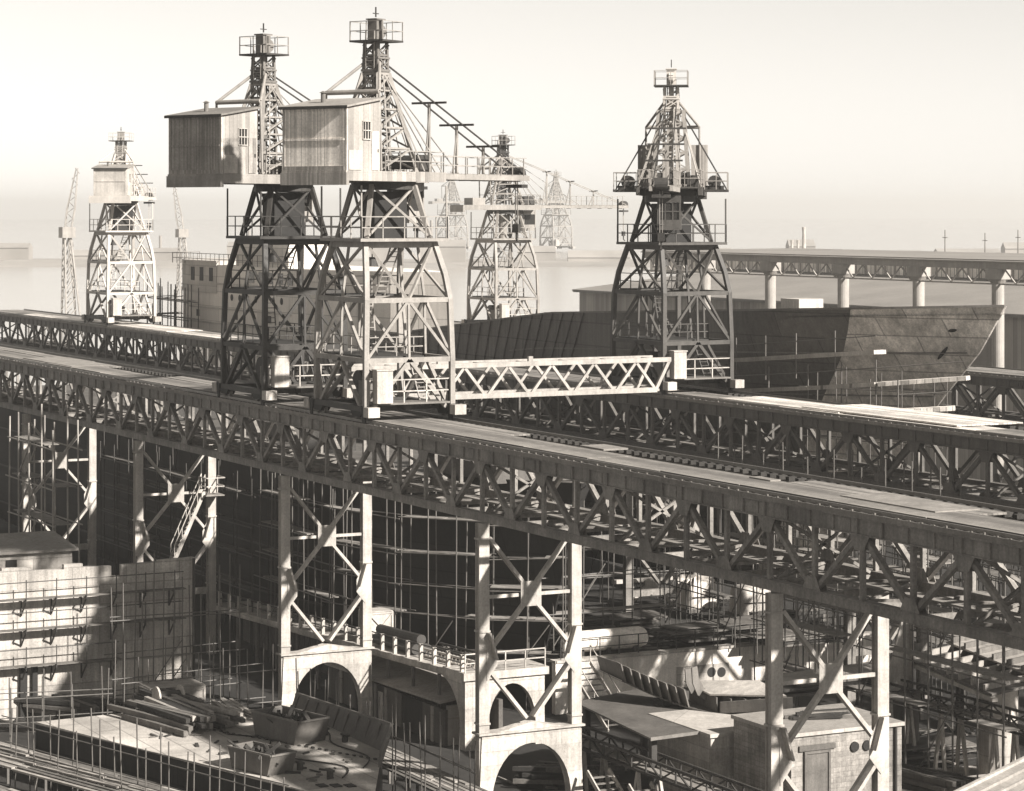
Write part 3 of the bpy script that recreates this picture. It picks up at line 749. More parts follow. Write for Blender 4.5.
# anchor pockets, gunwale and rubbing strakes
mb = MB()
for i in range(len(bP) - 1): mb.bar(Vector(bP[i][-1]) + Vector((0, 0, .03)), Vector(bP[i + 1][-1]) + Vector((0, 0, .03)), .16, .14)
obj('gunwale', mb, 'steel_grey', bow)
def on_hull(rows, si, k, out=.06):
    a = Vector(rows[si][k]); b = Vector(rows[si + 1][k]); c = Vector(rows[si][k + 1])
    n = (b - a).cross(c - a).normalized()
    if n.y > 0: n = -n
    return (a + b) / 2 + n * out, n, (b - a).normalized(), (c - a).normalized()
def hull_row(px, py):
    """nearest port-side grid cell to a ray"""
    best = None; d = ray(px, py).normalized()
    for i in range(len(bP) - 1):
        for k in range(len(bP[0]) - 1):
            p = (Vector(bP[i][k]) + Vector(bP[i + 1][k + 1])) / 2; v = p - CAMP
            e = (v - d * v.dot(d)).length
            if best is None or e < best[0]: best = (e, i, k)
    return best[1], best[2]
for px, py, sx, sz in ((953, 352, .16, .55), (966, 318, .28, .13)):
    i, k = hull_row(px, py); p, n, tx, tz = on_hull(bP, i, k)
    mb = MB(); ring = []
    for j in range(14):
        a = 2 * math.pi * j / 14; ring.append(p + tx * (sx * math.cos(a) + .25 * sz * math.sin(a)) + tz * (sz * math.sin(a)) - n * .03)
    mb.extr(ring, n * .05); obj('hawse_opening', mb, 'steel_black', bow)
mb = MB()
for k in (8, 10, 12):
    for i in range(14, len(bP) - 1):
        a, n, tx, tz = on_hull(bP, i, k, .04); b = on_hull(bP, min(i + 1, len(bP) - 2), k, .04)[0]
        mb.bar(a, b, .08, .1)
obj('strakes', mb, 'steel_grey', bow)
obj('deck_house', MB().box(-152.6, -150.3, 99, 101, 21.6, 24.0), 'white_worn', bow)
obj('hatch_coaming', MB().box(-186, -168, 98, 105, 20.6, 21.9), 'hull_mid', bow)
# frame ribs on the after plating of the bow ship
mb = MB()
for i in range(0, 22):
    p = Vector(bP[i][-1]); q = Vector(bP[i][-5]); mb.bar(p + Vector((0, -.06, 0)), q + Vector((0, -.06, 0)), .12)
obj('side_ribs', mb, 'hull_mid', bow)['kind'] = 'stuff'
obj('bulwark_boards', MB().box(-214, -172, 94.3, 94.42, 19.0, 19.5), 'plank', bow)

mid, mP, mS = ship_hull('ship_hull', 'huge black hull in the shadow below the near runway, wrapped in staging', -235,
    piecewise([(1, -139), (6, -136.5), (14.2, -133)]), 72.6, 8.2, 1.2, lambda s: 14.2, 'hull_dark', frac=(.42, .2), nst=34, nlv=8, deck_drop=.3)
for x, y0, y1, z0, z1 in ((-160, 66.5, 70, 14, 16.6), (-150, 70, 75, 14, 15.6), (-190, 66, 72, 14, 16.8)):
    obj('bulkhead_plate', MB().box(x, x + .08, y0, y1, z0, z1), 'steel_dark', mid)
for x in (-205, -178, -146):
    obj('hatch_coaming', MB().box(x, x + 9, 69, 76, 13.95, 15.0), 'plate_steel', mid)
# long dark side plates with seams, at the left part of the hull
mb = MB()
for k in (2, 4, 6):
    for i in range(0, 26):
        mb.bar(Vector(mP[i][k]) + Vector((0, -.05, 0)), Vector(mP[i + 1][k]) + Vector((0, -.05, 0)), .07, .12)
obj('strakes', mb, 'steel_dark', mid)

# pale hull section behind the left cranes
def pale_hull():
    X0, X1, Y0, Y1 = -270, -210, 94, 104.5
    root = thing('pale_ship_hull', 'pale ship hull with portholes and square windows behind the boxy cranes', 'ship', ((X0 + X1) / 2, 102, 2))
    pts = [(X0 + 3, Y0 + 8), (X0 + 3.4, Y0 + 5), (X0 + 5, Y0 + 2.4), (X0 + 8, Y0 + .7), (X0 + 12, Y0), (X1 - 20, Y0), (X1 - 12, Y0 + 1.2), (X1 - 5, Y0 + 3.5), (X1, Y0 + 7), (X1 - 14, Y1), (X0 + 3, Y1)]
    obj('shell', MB().poly(pts, 2, 24.6), 'hull_pale', root)
    obj('upper_works', MB().poly([(X0 + 24, Y0 + .5), (X1 - 22, Y0 + .5), (X1 - 30, Y1 - 2), (X0 + 24, Y1 - 2)], 24.6, 27.0), 'hull_pale', root)
    obj('forward_screen', MB().poly([(X0 + 2.9, Y0 + 8), (X0 + 3.3, Y0 + 4.9), (X0 + 4.9, Y0 + 2.3), (X0 + 7.9, Y0 + .6), (X0 + 12, Y0 - .1), (X0 + 20, Y0 - .1), (X0 + 20, Y0 + 8)], 21.7, 25.0), 'hull_panel', root)
    for z in (22.6, 20.1, 18.6):
        obj('belting', MB().box(X0 + 12, X1 - 20, Y0 - .14, Y0 - .003, z, z + .16), 'hull_panel', root)
    for x in [X0 + 12.6, X0 + 15.2, X0 + 18]: obj('window', MB().box(x, x + 1.0, Y0 - .15, Y0 - .106, 22.9, 24.3), 'steel_black', root)
    for x in [X0 + 29 + 2.5 * i for i in range(5)]:
        if random.random() < .9: obj('window', MB().box(x, x + 1.3, Y0 - .05, Y0 - .003, 23.0, 24.1), 'glass_dark', root)
    x = X0 + 22
    while x < X1 - 21:
        obj('porthole', MB().tube((x, Y0 - .05, 21.4), (x, Y0 - .003, 21.4), .34, 12), 'steel_black', root); x += random.choice((2.2, 2.2, 4.5))
    for x in (X0 + 14, X0 + 25, X0 + 34, X0 + 38): obj('porthole', MB().box(x, x + .8, Y0 - .05, Y0 - .003, 19.2, 19.9), 'steel_black', root)
    railing(root, 'steel_grey', [(X0 + 4, Y0 + 4), (X0 + 6, Y0 + .2), (X0 + 20, Y0 + .2), (X1 - 20, Y0 + .2)], 24.6, 1.1, w=.06)
pale_hull()

# ------------------------------------------------------------------ tube scaffolding
def staging(label, line, z0, z1, lifts, spacing=2.0, depth=1.1, m='tube', planks=True, r=.045, brace=True, group='tube scaffolds round the hulls', over=.9, plank_m='plank', jitter=.25):
    """line: plan polyline nearest the hull; a second row of poles stands `depth` outside it (to the left of travel)"""
    line = [Vector((p[0], p[1], 0)) for p in line]
    c = sum(line, Vector()) / len(line)
    root = thing('scaffold', label, 'scaffold', (c.x, c.y, z0), group)
    poles = []; rows = []
    for a, b in zip(line, line[1:]):
        d = b - a; L = d.length; d.normalize(); nrm = Vector((d.y, -d.x, 0))
        n = max(1, round(L / spacing))
        for off in (0, depth):
            A = a + nrm * off; B = b + nrm * off
            for i in range(n + 1):
                p = A.lerp(B, i / n); h = z1 + random.uniform(-.2, over)
                lean = Vector((random.uniform(-.16, .16), random.uniform(-.16, .16), 0))
                poles.append((Vector((p.x, p.y, z0)), Vector((p.x, p.y, h)) + lean))
            for z in lifts: rows.append((Vector((A.x, A.y, z + random.uniform(-.12, .12))) - d * random.uniform(.1, .9), Vector((B.x, B.y, z + random.uniform(-.15, .15))) + d * random.uniform(.1, .6)))
        if planks:
            for z in lifts:
                # plank run broken into lengths with gaps
                t = 0.0
                while t < L - .5:
                    l = random.uniform(2.5, 4.2); e = min(L, t + l)
                    if random.random() < .62:
                        P = a + d * t + nrm * depth * .5; Q = a + d * e + nrm * depth * .5
                        zz = z + .07 + random.uniform(0, .03)
                        obj('walk_boards', MB().bar(Vector((P.x, P.y, zz)), Vector((Q.x, Q.y, zz + random.uniform(-.03, .03))), depth * random.uniform(.55, .8), .06), plank_m, root)
                    t += l + .05
        if brace:
            k = max(1, int(L / 6))
            for i in range(k):
                P = a + d * (L * i / k) + nrm * depth; Q = a + d * min(L, L * i / k + 3.5) + nrm * depth
                rows.append((Vector((P.x, P.y, z0 + .3)), Vector((Q.x, Q.y, min(z1, z0 + 5)))))
    bars('pole', m, root, poles, r, tube=True, limit=96); bars('ledger', m, root, rows, r * .85, tube=True, limit=96)
    return root

# round the black hull below the near runway
staging('dense tube scaffold round the rounded end of the black hull, right of the second trestle', [(-158, 63.4), (-147, 63.6), (-141, 65.2), (-136.5, 68.5), (-134, 72)], 1.0, 13.0, [4.2, 6.2, 8.0, 9.8, 11.8], 1.9)
staging('tube scaffold along the black hull behind the first white arch trestle', [(-190, 63.2), (-158.6, 63.2)], 1.0, 12.5, [5.2, 7.4, 9.3, 11.4], 3.0, m='tube_dark', plank_m='timber')
_a = at_y(34, 560, 52.2); _b = at_y(80, 560, 52.2)
staging('tall pale scaffold tower in front of the near runway at the left picture edge', [(_a.x, 52.2), (_b.x, 52.2)], 1.0, 15.8, [4.5, 7.0, 9.5, 12, 14.5], 2.6, m='column_steel', r=.06, depth=1.8, over=1.6)
for _k in range(3): stair_z = 7.0 + 2.5 * _k; tag(obj('ladder', MB().bar((_a.x + 1.2, 51.2, stair_z), (_a.x + 4.2, 51.2, stair_z + 2.5), .09).bar((_a.x + 1.2, 50.7, stair_z), (_a.x + 4.2, 50.7, stair_z + 2.5), .09), 'white_worn'), 'pale raking ladder in the left scaffold tower, ' + ('lowest', 'middle', 'topmost')[_k] + ' of three', 'ladder', 'ladders in the left scaffold tower')
staging('sparse dark scaffold along the black hull left of the stair trestle', [(-176, 63.0), (-192, 63.0)], 1.0, 13, [6, 10], 3.4, m='tube_dark', plank_m='timber')
# open berth right of the hull end: uprights in rows
staging('scaffold frames standing in the berth behind the white quay wall', [(-137.5, 72.5), (-137.5, 80.5)], 3.9, 12.6, [6.0, 8.2, 10.4], 1.8)
staging('scaffold of tubes and boards behind the white covered stack', [(-152.0, 80), (-152.0, 93)], 1.0, 13.5, [5.8, 7.6, 10.2], 2.1)
staging('scaffold frames behind the near runway, right of the covered boxes', [(-140, 92), (-118, 92)], 1.0, 12.6, [5.5, 8.2, 11], 2.3, depth=1.6)
staging('pale scaffold frames seen through the near runway at the right picture edge', [(-122, 79), (-100, 79)], 1.0, 14.0, [5.0, 7.5, 10, 12.5], 2.0, depth=1.5)
staging('scaffold between the two runways below the white plank deck', [(-132, 82.4), (-110, 82.4)], 4.0, 16.2, [8, 10.8, 13.4], 2.5, depth=1.2, m='tube')
staging('dark scaffold along the side of the ship with the raked bow, below the second runway', [(-205, 92.6), (-150, 92.6)], 1.0, 17.0, [8, 11, 14], 3.2, m='tube_dark', plank_m='timber')
# staging of the bow ship: two long plank walks
def bow_walk(label, pts, zs, post_h=1.5):
    pts = [Vector(p) for p in pts]
    root = thing('hull_staging', label, 'scaffold', (pts[0].x, pts[0].y, 1.0), 'plank walks on the bow ship')
    for a, b in zip(pts, pts[1:]):
        obj('walk_boards', MB().bar(a, b, .9, .26), 'deck_timber_pale', root)
        n = max(1, round((b - a).length / 4))
        for i in range(n):
            p = a.lerp(b, i / n)
            obj('post', MB().tube((p.x, p.y - .3, p.z - 1.4), (p.x, p.y - .3, p.z + post_h), .05), 'tube', root)
        obj('hand_rail', MB().tube(a + Vector((0, -.3, 1.0)), b + Vector((0, -.3, 1.0)), .035), 'tube', root)
    return root
def bw(px, py, y): return at_y(px, py, y)
bow_walk('upper plank walk along the dark ship side right of the facing crane', [bw(740, 360, 92.8), bw(800, 356.5, 92.8), bw(880, 352, 92.8)], 0)
bow_walk('lower plank walk along the dark ship side, reaching under the bow', [bw(735, 391, 92.5), bw(812, 388, 92.5), bw(880, 384, 93.2), bw(968, 378, 96.5)], 0)
bow_walk('short plank walk under the bow just above the second runway', [bw(902, 411, 93.5), bw(955, 408, 96)], 0, 1.9)
staging('light scaffold of thin tubes hung round the raked bow', [(-141, 94.2), (-131.5, 97.5)], 8, 19.3, [15.5, 18.8], 2.4, m='tube', r=.04, planks=False)
staging('scaffold with platforms round the left end of the pale hull', [(-268.5, 97), (-265, 92.8), (-252, 92.6)], 2, 22, [17.2, 19.0, 20.8], 2.2, m='tube_dark', r=.06, plank_m='plank')

# ------------------------------------------------------------------ long shed and column runway at back right
def column_runway():
    Y = 161.0; X0, X1 = -279.0, -190
    root = thing('column_runway', 'high crane runway on round columns in front of the long shed', 'crane runway', (-235, Y, 1))
    obj('runway_beam', MB().box(X0, X1, Y - .3, Y + .3, 24.3, 25.0).box(X0, X1, Y - .55, Y + .55, 25.003, 25.12), 'column_steel', root)
    for x in (-264.5, -250.3, -235.7, -221.9, -208.6, -195.0):
        c = obj('column', MB().tube((x, Y, 1), (x, Y, 22.9), .62, 20), 'column_steel', root, smooth=False)
        obj('capital', MB().tube((x, Y, 22.9), (x, Y, 23.3), .7, 20, 1.0).box(x - 1.0, x + 1.0, Y - .8, Y + .8, 23.3, 24.297), 'column_steel', c)
    segs = []
    x = X0
    while x < X1 - 1:
        segs += [((x, Y - .2, 22.9), (x + 1.75, Y - .2, 24.3)), ((x + 3.5, Y - .2, 22.9), (x + 1.75, Y - .2, 24.3))]; x += 3.5
    bars('diagonal', 'column_steel', root, segs, .12); obj('bottom_chord', MB().box(X0, X1, Y - .28, Y - .12, 22.75, 22.9), 'column_steel', root)
column_runway()
def long_shed():
    X0, X1 = -316, -120; Y = 172.0
    root = thing('long_shed', 'long grey shed with a stepped roof and a glazed band across the right background', 'shed', ((X0 + X1) / 2, 190, 1))
    obj('front_wall', MB().box(X0, X1, Y, Y + .4, 1, 19.0), 'shed_wall', root)
    obj('end_wall', MB().extr([(X0, Y + .41, 1), (X0, Y + 60, 1), (X0, Y + 60, 22), (X0, Y + 24, 22.0), (X0, Y + .41, 19.2)], (.4, 0, 0)), 'shed_wall', root)
    obj('lower_roof', MB().hexa([(X0 - .6, Y - .8, 19.02), (X1, Y - .8, 19.02), (X1, Y + 24, 21.6), (X0 - .6, Y + 24, 21.6), (X0 - .6, Y - .8, 19.3), (X1, Y - .8, 19.3), (X1, Y + 24, 21.9), (X0 - .6, Y + 24, 21.9)]), 'shed_roof', root)
    obj('eaves_gutter', MB().box(X0, X1, Y - 1.0, Y - .803, 18.95, 19.25), 'steel_grey', root)
    obj('glazed_band', MB().box(X0 - 22, X1, Y + 24.05, Y + 24.5, 21.0, 23.95), 'clerestory', root)
    obj('upper_roof', MB().hexa([(X0 - 23, Y + 23.2, 23.96), (X1, Y + 23.2, 23.96), (X1, Y + 50, 24.1), (X0 - 23, Y + 50, 24.1), (X0 - 23, Y + 23.2, 24.25), (X1, Y + 23.2, 24.25), (X1, Y + 50, 24.4), (X0 - 23, Y + 50, 24.4)]), 'shed_roof', root)
    gb = []
    x = X0 - 21
    while x < X1: gb.append(MB().box(x, x + .3, Y + 23.9, Y + 24.047, 21.7, 23.95)); x += 2.2
    many('glazing_bar', 'white_worn', root, gb)
    for i in range(14):
        x = X0 + 8 + i * 13
        obj('bay_opening', MB().box(x, x + 7, Y - .06, Y - .004, 9, 16.5), 'shed_roof', root)
long_shed()
def low_shed(label, x0, x1, y0, y1, zt, wm='shed_wall', rm='shed_roof', rise=1.5, name='low_shed'):
    root = thing(name, label, 'shed', ((x0 + x1) / 2, (y0 + y1) / 2, 1)); ym = (y0 + y1) / 2
    obj('wall', MB().box(x0, x1, y0, y1, 1, zt), wm, root)
    for s, ya in ((-1, y0 - .4), (1, y1 + .4)):
        obj('roof', MB().hexa([(x0 - .4, ya, zt + .01), (x1 + .4, ya, zt + .01), (x1 + .4, ym, zt + rise), (x0 - .4, ym, zt + rise), (x0 - .4, ya, zt + .2), (x1 + .4, ya, zt + .2), (x1 + .4, ym, zt + rise + .2), (x0 - .4, ym, zt + rise + .2)]), rm, root)
    x = x0 + 2
    while x < x1 - 3:
        obj('window', MB().box(x, x + 1.6, y0 - .05, y0 - .004, zt - 3, zt - 1), 'glass_dark', root); x += 4.5
    return root
p0 = at_z(985, 352, 15)
low_shed('low pale-roofed shed to the right of the ship bow', p0.x - 4, p0.x + 40, p0.y + 1, p0.y + 14, 14.6, 'concrete', 'roof_felt_pale')
# chimneys and masts in the haze
for px, py, r_, lb in ((804, 230, .75, 'tallest of the three faint chimneys above the shed'), (798, 243, .55, 'middle faint chimney above the shed'), (792, 243, .55, 'leftmost faint chimney above the shed')):
    p = at_d(px, py, 900)
    c = thing('chimney', lb, 'chimney', (p.x, p.y, 1), 'chimneys on the horizon')
    obj('stack', MB().tube((p.x, p.y, 1), (p.x, p.y, p.z), r_ * 1.15, 16, r_ * .8), 'concrete', c); obj('rim', MB().tube((p.x, p.y, p.z), (p.x, p.y, p.z + 1), r_ * .95, 16), 'concrete', c)
for px, py in ((945, 230), (985, 233), (1018, 230)):
    p = at_d(px, py, 520)
    o = tag(obj('flag_mast', MB().tube((p.x, p.y, 1), (p.x, p.y, p.z), .22, 8, .1).bar((p.x - .8, p.y, p.z - 1.5), (p.x + .8, p.y, p.z - 1.5), .12), 'steel_grey'), 'thin faint mast above the shed roof at right', 'mast', 'thin masts above the shed')
# far bank: a low strip of land lost in the haze, with faint buildings on it
def far_bank():
    rng = random.Random(3); D0 = 1350
    A = FW * D0 - RT * 900; B = FW * D0 + RT * 900; bk = FW * 260
    n = 40; near = []; top = []; back = []
    for i in range(n + 1):
        p = A.lerp(B, i / n) + FW * rng.uniform(-25, 25); near.append((p.x, p.y, 1.0)); q = p + FW * 40; top.append((q.x, q.y, 2.5 + rng.uniform(0, 2.0))); r_ = p + bk; back.append((r_.x, r_.y, 1.0))
    struct('far_shore', MB().grid([near, top, back]), 'far_land')
    for k in range(22):
        u = -430 + k * 40 + rng.uniform(-14, 14); c = FW * (D0 + rng.uniform(35, 150)) + RT * u; w = rng.uniform(7, 18); d = rng.uniform(6, 10); h = rng.uniform(5, 13)
        o = thing('far_building', 'faint low building on the far bank, nearly lost in the haze', 'building', (c.x, c.y, 2.0), 'buildings on the far bank')
        P = lambda a, b, z: c + RT * a + FW * b + Vector((0, 0, z))
        obj('wall', MB().hexa([P(-w, -d, 1), P(w, -d, 1), P(w, d, 1), P(-w, d, 1), P(-w, -d, h), P(w, -d, h), P(w, d, h), P(-w, d, h)]), 'far_land', o)
        obj('roof', MB().extr([P(-w, -d - .5, h + .01), P(-w, d + .5, h + .01), P(-w, 0, h + rng.uniform(1.5, 4))], RT * (2 * w)), 'far_land', o)
        if rng.random() < .4: q = P(rng.uniform(-w, w), 0, 0); obj('chimney', MB().tube((q.x, q.y, h), (q.x, q.y, h + rng.uniform(6, 16)), .8, 8), 'far_land', o)
far_bank()

# ------------------------------------------------------------------ foreground left: bulkhead wall, bow unit, staging
def bulkhead_wall():
    X = -142.9
    root = thing('bulkhead_wall', 'tall pale plated bulkhead with a notched top and three rows of bracketed staging', 'wall', (X, 45, 1))
    out = [(34, 1), (52.35, 1), (52.3, 9.95), (50.1, 9.9), (50.1, 9.82), (47.9, 9.78), (47.9, 9.15), (47.3, 9.15), (47.3, 9.75), (45.6, 9.8), (45.6, 9.98), (44.5, 10.0), (44.5, 9.72), (42.6, 9.8), (42.6, 9.95), (40.9, 10.0), (40.9, 9.85), (38.5, 9.95), (38.5, 10.15), (34, 10.2)]
    obj('plating', MB().extr([(X, y, z) for y, z in out], (-.35, 0, 0)), 'block_pale', root)
    for z in (8.25, 6.55, 4.5):
        obj('walk_boards', MB().box(X + .35, X + .9, 34, 51.5 if z > 5 else 47.6, z, z + .06), 'timber', root)
        y = 35.0
        while y < (51 if z > 5 else 47.5):
            mb = MB().bar((X + .05, y, z - .05), (X + 1.05, y, z - .05), .07).bar((X + .05, y, z - .95), (X + 1.0, y, z - .08), .07).bar((X + .06, y, z - 1.0), (X + .06, y, z), .07).bar((X + .98, y + .02, z - .2), (X + .98, y + .02, z + 1.15), .05)
            obj('bracket', mb, 'steel_dark', root); y += 1.75
        obj('hand_rail', MB().tube((X + .98, 34, z + 1.0), (X + .98, 51.3 if z > 5 else 47.4, z + 1.05), .03), 'tube_dark', root)
    obj('dark_post', MB().box(X + .02, X + .25, 41.9, 42.3, 1, 4.4).box(X + .02, X + .25, 42.6, 42.9, 1, 4.4), 'steel_black', root)
    obj('edge_angle', MB().box(X + .003, X + .12, 52.2, 52.33, 1, 9.9), 'steel_dark', root)
bulkhead_wall()

def site_hut():
    p = at_x(35, 560, -151.5)
    y0, y1 = p.y - 4, p.y + 2.3
    root = thing('site_hut', 'small hut with a pale sloping roof and one dark window behind the bulkhead wall', 'hut', (-154, p.y, 1))
    obj('wall', MB().box(-156, -151.5, y0, y1, 1, p.z + .4), 'concrete', root)
    obj('roof', MB().hexa([(-156.3, y0 - .3, p.z + .95), (-151.2, y0 - .3, p.z + .45), (-151.2, y1 + .3, p.z + .45), (-156.3, y1 + .3, p.z + .95), (-156.3, y0 - .3, p.z + 1.1), (-151.2, y0 - .3, p.z + .6), (-151.2, y1 + .3, p.z + .6), (-156.3, y1 + .3, p.z + 1.1)]), 'roof_felt_pale', root)
    q = at_x(11, 543, -151.45); obj('window', MB().box(-151.49, -151.42, q.y - .3, q.y + .35, p.z - .75, p.z + .1), 'steel_black', root)
site_hut()

BU = [(-129.1, 38.7), (-129.4, 43.9), (-126.6, 51.7), (-114.7, 51.6), (-107.0, 47.8), (-106.9, 46.2), (-108.2, 44.9)]
def bow_unit():
    root = thing('bow_unit', 'pale-decked ship bow section lying on the ground at bottom left, with black sides', 'ship section', (-118, 46, 1))
    obj('side_plating', MB().poly(BU, 1.3, 3.93), 'hull_dark', root)
    obj('deck', MB().poly([(x * .998 - .236, y * .998 + .09) for x, y in BU], 3.933, 4.0), 'deck_plate', root)
    # bulwark along the far edge, sloping up towards the point
    obj('bulwark', MB().hexa([(-126.4, 51.6, 4.003), (-114.7, 51.45, 4.003), (-114.7, 51.6, 4.003), (-126.4, 51.75, 4.003), (-126.4, 51.9, 4.75), (-114.5, 51.95, 5.2), (-114.5, 52.05, 5.2), (-126.4, 52.0, 4.75)])
        .hexa([(-114.69, 51.45, 4.003), (-111.3, 49.85, 4.003), (-111.2, 49.95, 4.003), (-114.69, 51.6, 4.003), (-114.5, 51.95, 5.2), (-110.9, 50.1, 5.3), (-110.8, 50.2, 5.3), (-114.5, 52.05, 5.2)]), 'plate_steel', root)
    obj('bulwark_rail', MB().bar((-126.4, 51.97, 4.8), (-114.5, 52.02, 5.25), .14, .08).bar((-114.5, 52.0, 5.25), (-110.85, 50.15, 5.35), .14, .08), 'steel_grey', root)
    for i in range(9): obj('bulwark_stay', MB().bar((-126 + i * 1.3, 51.55, 4.0), (-126 + i * 1.3, 51.85, 4.75 + i * .05), .08, .3, up=(1, 0, 0)), 'plate_steel', root)
    mb = MB(); rng = random.Random(4)
    for i in range(26): 
        x = -123 + i * .42; mb.box(x, x + .2, 46.0 + i * .18, 46.12 + i * .18, 4.003, 4.04 + rng.random() * .05)
    obj('weld_lugs', mb, 'steel_dark', root)
    for px, py in ((325, 735), (345, 742), (300, 770), (330, 778)):
        p = at_z(px, py, 4.0); obj('deck_fitting', MB().tube((p.x, p.y, 4.003), (p.x, p.y, 4.3), .16, 10).box(p.x - .3, p.x + .3, p.y - .12, p.y + .12, 4.303, 4.4), 'steel_dark', root)
    mb = MB()
    for k in range(3):
        p = at_z(322 + 14 * k, 786, 4.0); mb.box(p.x - .3, p.x + .3, p.y - .2, p.y + .2, 4.003, 4.05)
    obj('deck_cutout', mb, 'steel_black', root)
bow_unit()

def skip_bin(label, p, L, W, H, yaw):
    root = thing('skip_bin', label, 'skip', (p.x, p.y, p.z))
    c, s = math.cos(yaw), math.sin(yaw); t = lambda x, y, z: Vector((p.x + c * x - s * y, p.y + s * x + c * y, p.z + z))
    mb = MB(); e = .82
    lo = [(-L / 2 * e, -W / 2), (L / 2 * e, -W / 2), (L / 2 * e, W / 2), (-L / 2 * e, W / 2)]; hi = [(-L / 2, -W / 2), (L / 2, -W / 2), (L / 2, W / 2), (-L / 2, W / 2)]
    for i in range(4):
        j = (i + 1) % 4; cx, cy = 0, 0
        f = lambda q, z, k=1.0: t(q[0] * k, q[1] * k, z)
        mb.hexa([f(lo[i], 0), f(lo[j], 0), f(lo[j], 0, .93), f(lo[i], 0, .93), f(hi[i], H), f(hi[j], H), f(hi[j], H, .94), f(hi[i], H, .94)])
    mb.hexa([t(x, y, z) for z in (0, .06) for x, y in lo])
    obj('tub', mb, 'plate_steel', root)
    mb = MB()
    for i in range(4):
        j = (i + 1) % 4; mb.bar(t(hi[i][0], hi[i][1], H + .03), t(hi[j][0], hi[j][1], H + .03), .1, .08)
    obj('rim', mb, 'steel_grey', root)
    mb = MB(); rng = random.Random(int(p.x * 10))
    for i in range(34):
        a = t(rng.uniform(-.42, .42) * L, rng.uniform(-.42, .42) * W, rng.uniform(.25, .95) * H); b = a + Vector((rng.uniform(-.7, .7), rng.uniform(-.7, .7), rng.uniform(-.15, .6)))
        mb.bar(a, b, rng.uniform(.05, .22), rng.uniform(.05, .2))
    o = obj('scrap_heap', mb, 'scrap', root); o['kind'] = 'stuff'
YAW = math.atan2(51.6 - 51.7, 12)
skip_bin('open steel skip heaped with dark scrap on the bow deck, the one nearer the arch', at_z(290, 738, 4.0), 3.9, 1.9, 1.15, .25)
skip_bin('open steel skip of dark scrap on the bow deck, the one nearer the camera', at_z(262, 770, 4.0), 3.2, 1.5, .95, .3)

def timber_stack(name, label, cx, cy, z, n, L, yaw, w=.28, spread=.5, mats=('timber', 'timber_pale', 'timber_black'), seed=1, layers=3, fan=.08, part='timber_baulk'):
    rng = random.Random(seed)
    root = thing(name, label, 'timber stack' if 'timber' in part else 'stack', (cx, cy, z))
    per = math.ceil(n / layers)
    for i in range(n):
        lay, k = divmod(i, per); off = (k - per / 2) * w * 1.12 * (1 - .12 * lay); a = yaw + rng.uniform(-fan, fan)
        d = Vector((math.cos(a), math.sin(a), 0)); nn = Vector((-math.sin(yaw), math.cos(yaw), 0)); c = Vector((cx, cy, z + w / 2 + lay * w * .95 + .004 * k)) + nn * off + d * rng.uniform(-spread, spread)
        l = L * rng.uniform(.75, 1.05)
        obj(part, MB().bar(c - d * l / 2, c + d * l / 2 + Vector((0, 0, rng.uniform(-.02, .05))), w * rng.uniform(.7, 1), w * rng.uniform(.6, .95)), rng.choice(mats), root)
    return root
p = at_z(185, 722, 4.0)
timber_stack('timber_pile', 'fanned-out pile of squared timbers on the bow section deck', p.x, p.y, 4.0, 34, 6.2, 2.95 - math.pi + math.pi * 0 + .35, .3, .9, seed=5, fan=.16)
p = at_z(150, 712, 4.0)
timber_stack('timber_pile', 'dark stack of long timbers behind the fanned-out pile', p.x - .5, p.y + 1.2, 4.0, 18, 5.5, .1, .3, .5, mats=('timber_black', 'timber'), seed=8)
p = at_z(75, 708, 2.2)
timber_stack('timber_pile', 'black jumble of old timbers at the foot of the bulkhead wall', p.x, p.y, 1.0, 60, 6.0, .5, .3, 1.4, mats=('timber_black', 'timber_black', 'timber'), seed=3, layers=6, fan=.5)
# odds and ends on the deck
p = at_z(150, 706, 4.0)
def crate(label, p, sx, sy, sz, m='timber_pale', yaw=0):
    root = thing('crate', label, 'crate', (p.x, p.y, p.z)); x0, x1, y0, y1 = p.x - sx / 2, p.x + sx / 2, p.y - sy / 2, p.y + sy / 2; z = p.z
    obj('body', MB().box(x0, x1, y0, y1, z, z + sz), m, root)
    mb = MB()
    for (a, b) in ((x0, y0), (x1, y0), (x1, y1), (x0, y1)): mb.box(a - .06, a + .06, b - .06, b + .06, z, z + sz + .02)
    for zz in (z + .02, z + sz - .1):
        mb.box(x1 + .003, x1 + .05, y0 + .061, y1 - .061, zz, zz + .1); mb.box(x0 + .061, x1 - .061, y0 - .05, y0 - .003, zz, zz + .1)
    mb.bar((x1 + .03, y0 + .08, z + .15), (x1 + .03, y1 - .08, z + sz - .15), .05, .1, up=(1, 0, 0)).bar((x1 + .03, y1 - .08, z + .15), (x1 + .03, y0 + .08, z + sz - .15), .05, .1, up=(1, 0, 0))
    obj('battens', mb, m, root); obj('lid', MB().box(x0 - .03, x1 + .03, y0 - .03, y1 + .03, z + sz + .023, z + sz + .07), m, root)
crate('low pale crate with a wide lid behind the timbers on the bow deck', Vector((p.x - 1.2, p.y + 1.6, 4.0)), 2.0, 3.0, .8)
def cable_reel(label, p, r, w):
    root = thing('cable_reel', label, 'reel', (p.x, p.y, p.z))
    for s in (-1, 1): obj('flange', MB().tube((p.x, p.y + s * w / 2 - .05, p.z + r), (p.x, p.y + s * w / 2 + .05, p.z + r), r, 20), 'white_worn', root)
    obj('barrel', MB().tube((p.x, p.y - w / 2, p.z + r), (p.x, p.y + w / 2, p.z + r), r * .6, 16), 'steel_dark', root)
cable_reel('white-flanged cable reel beside the timbers on the bow deck', at_z(167, 713, 4.0) + Vector((-.6, .3, 0)), .65, 1.3)
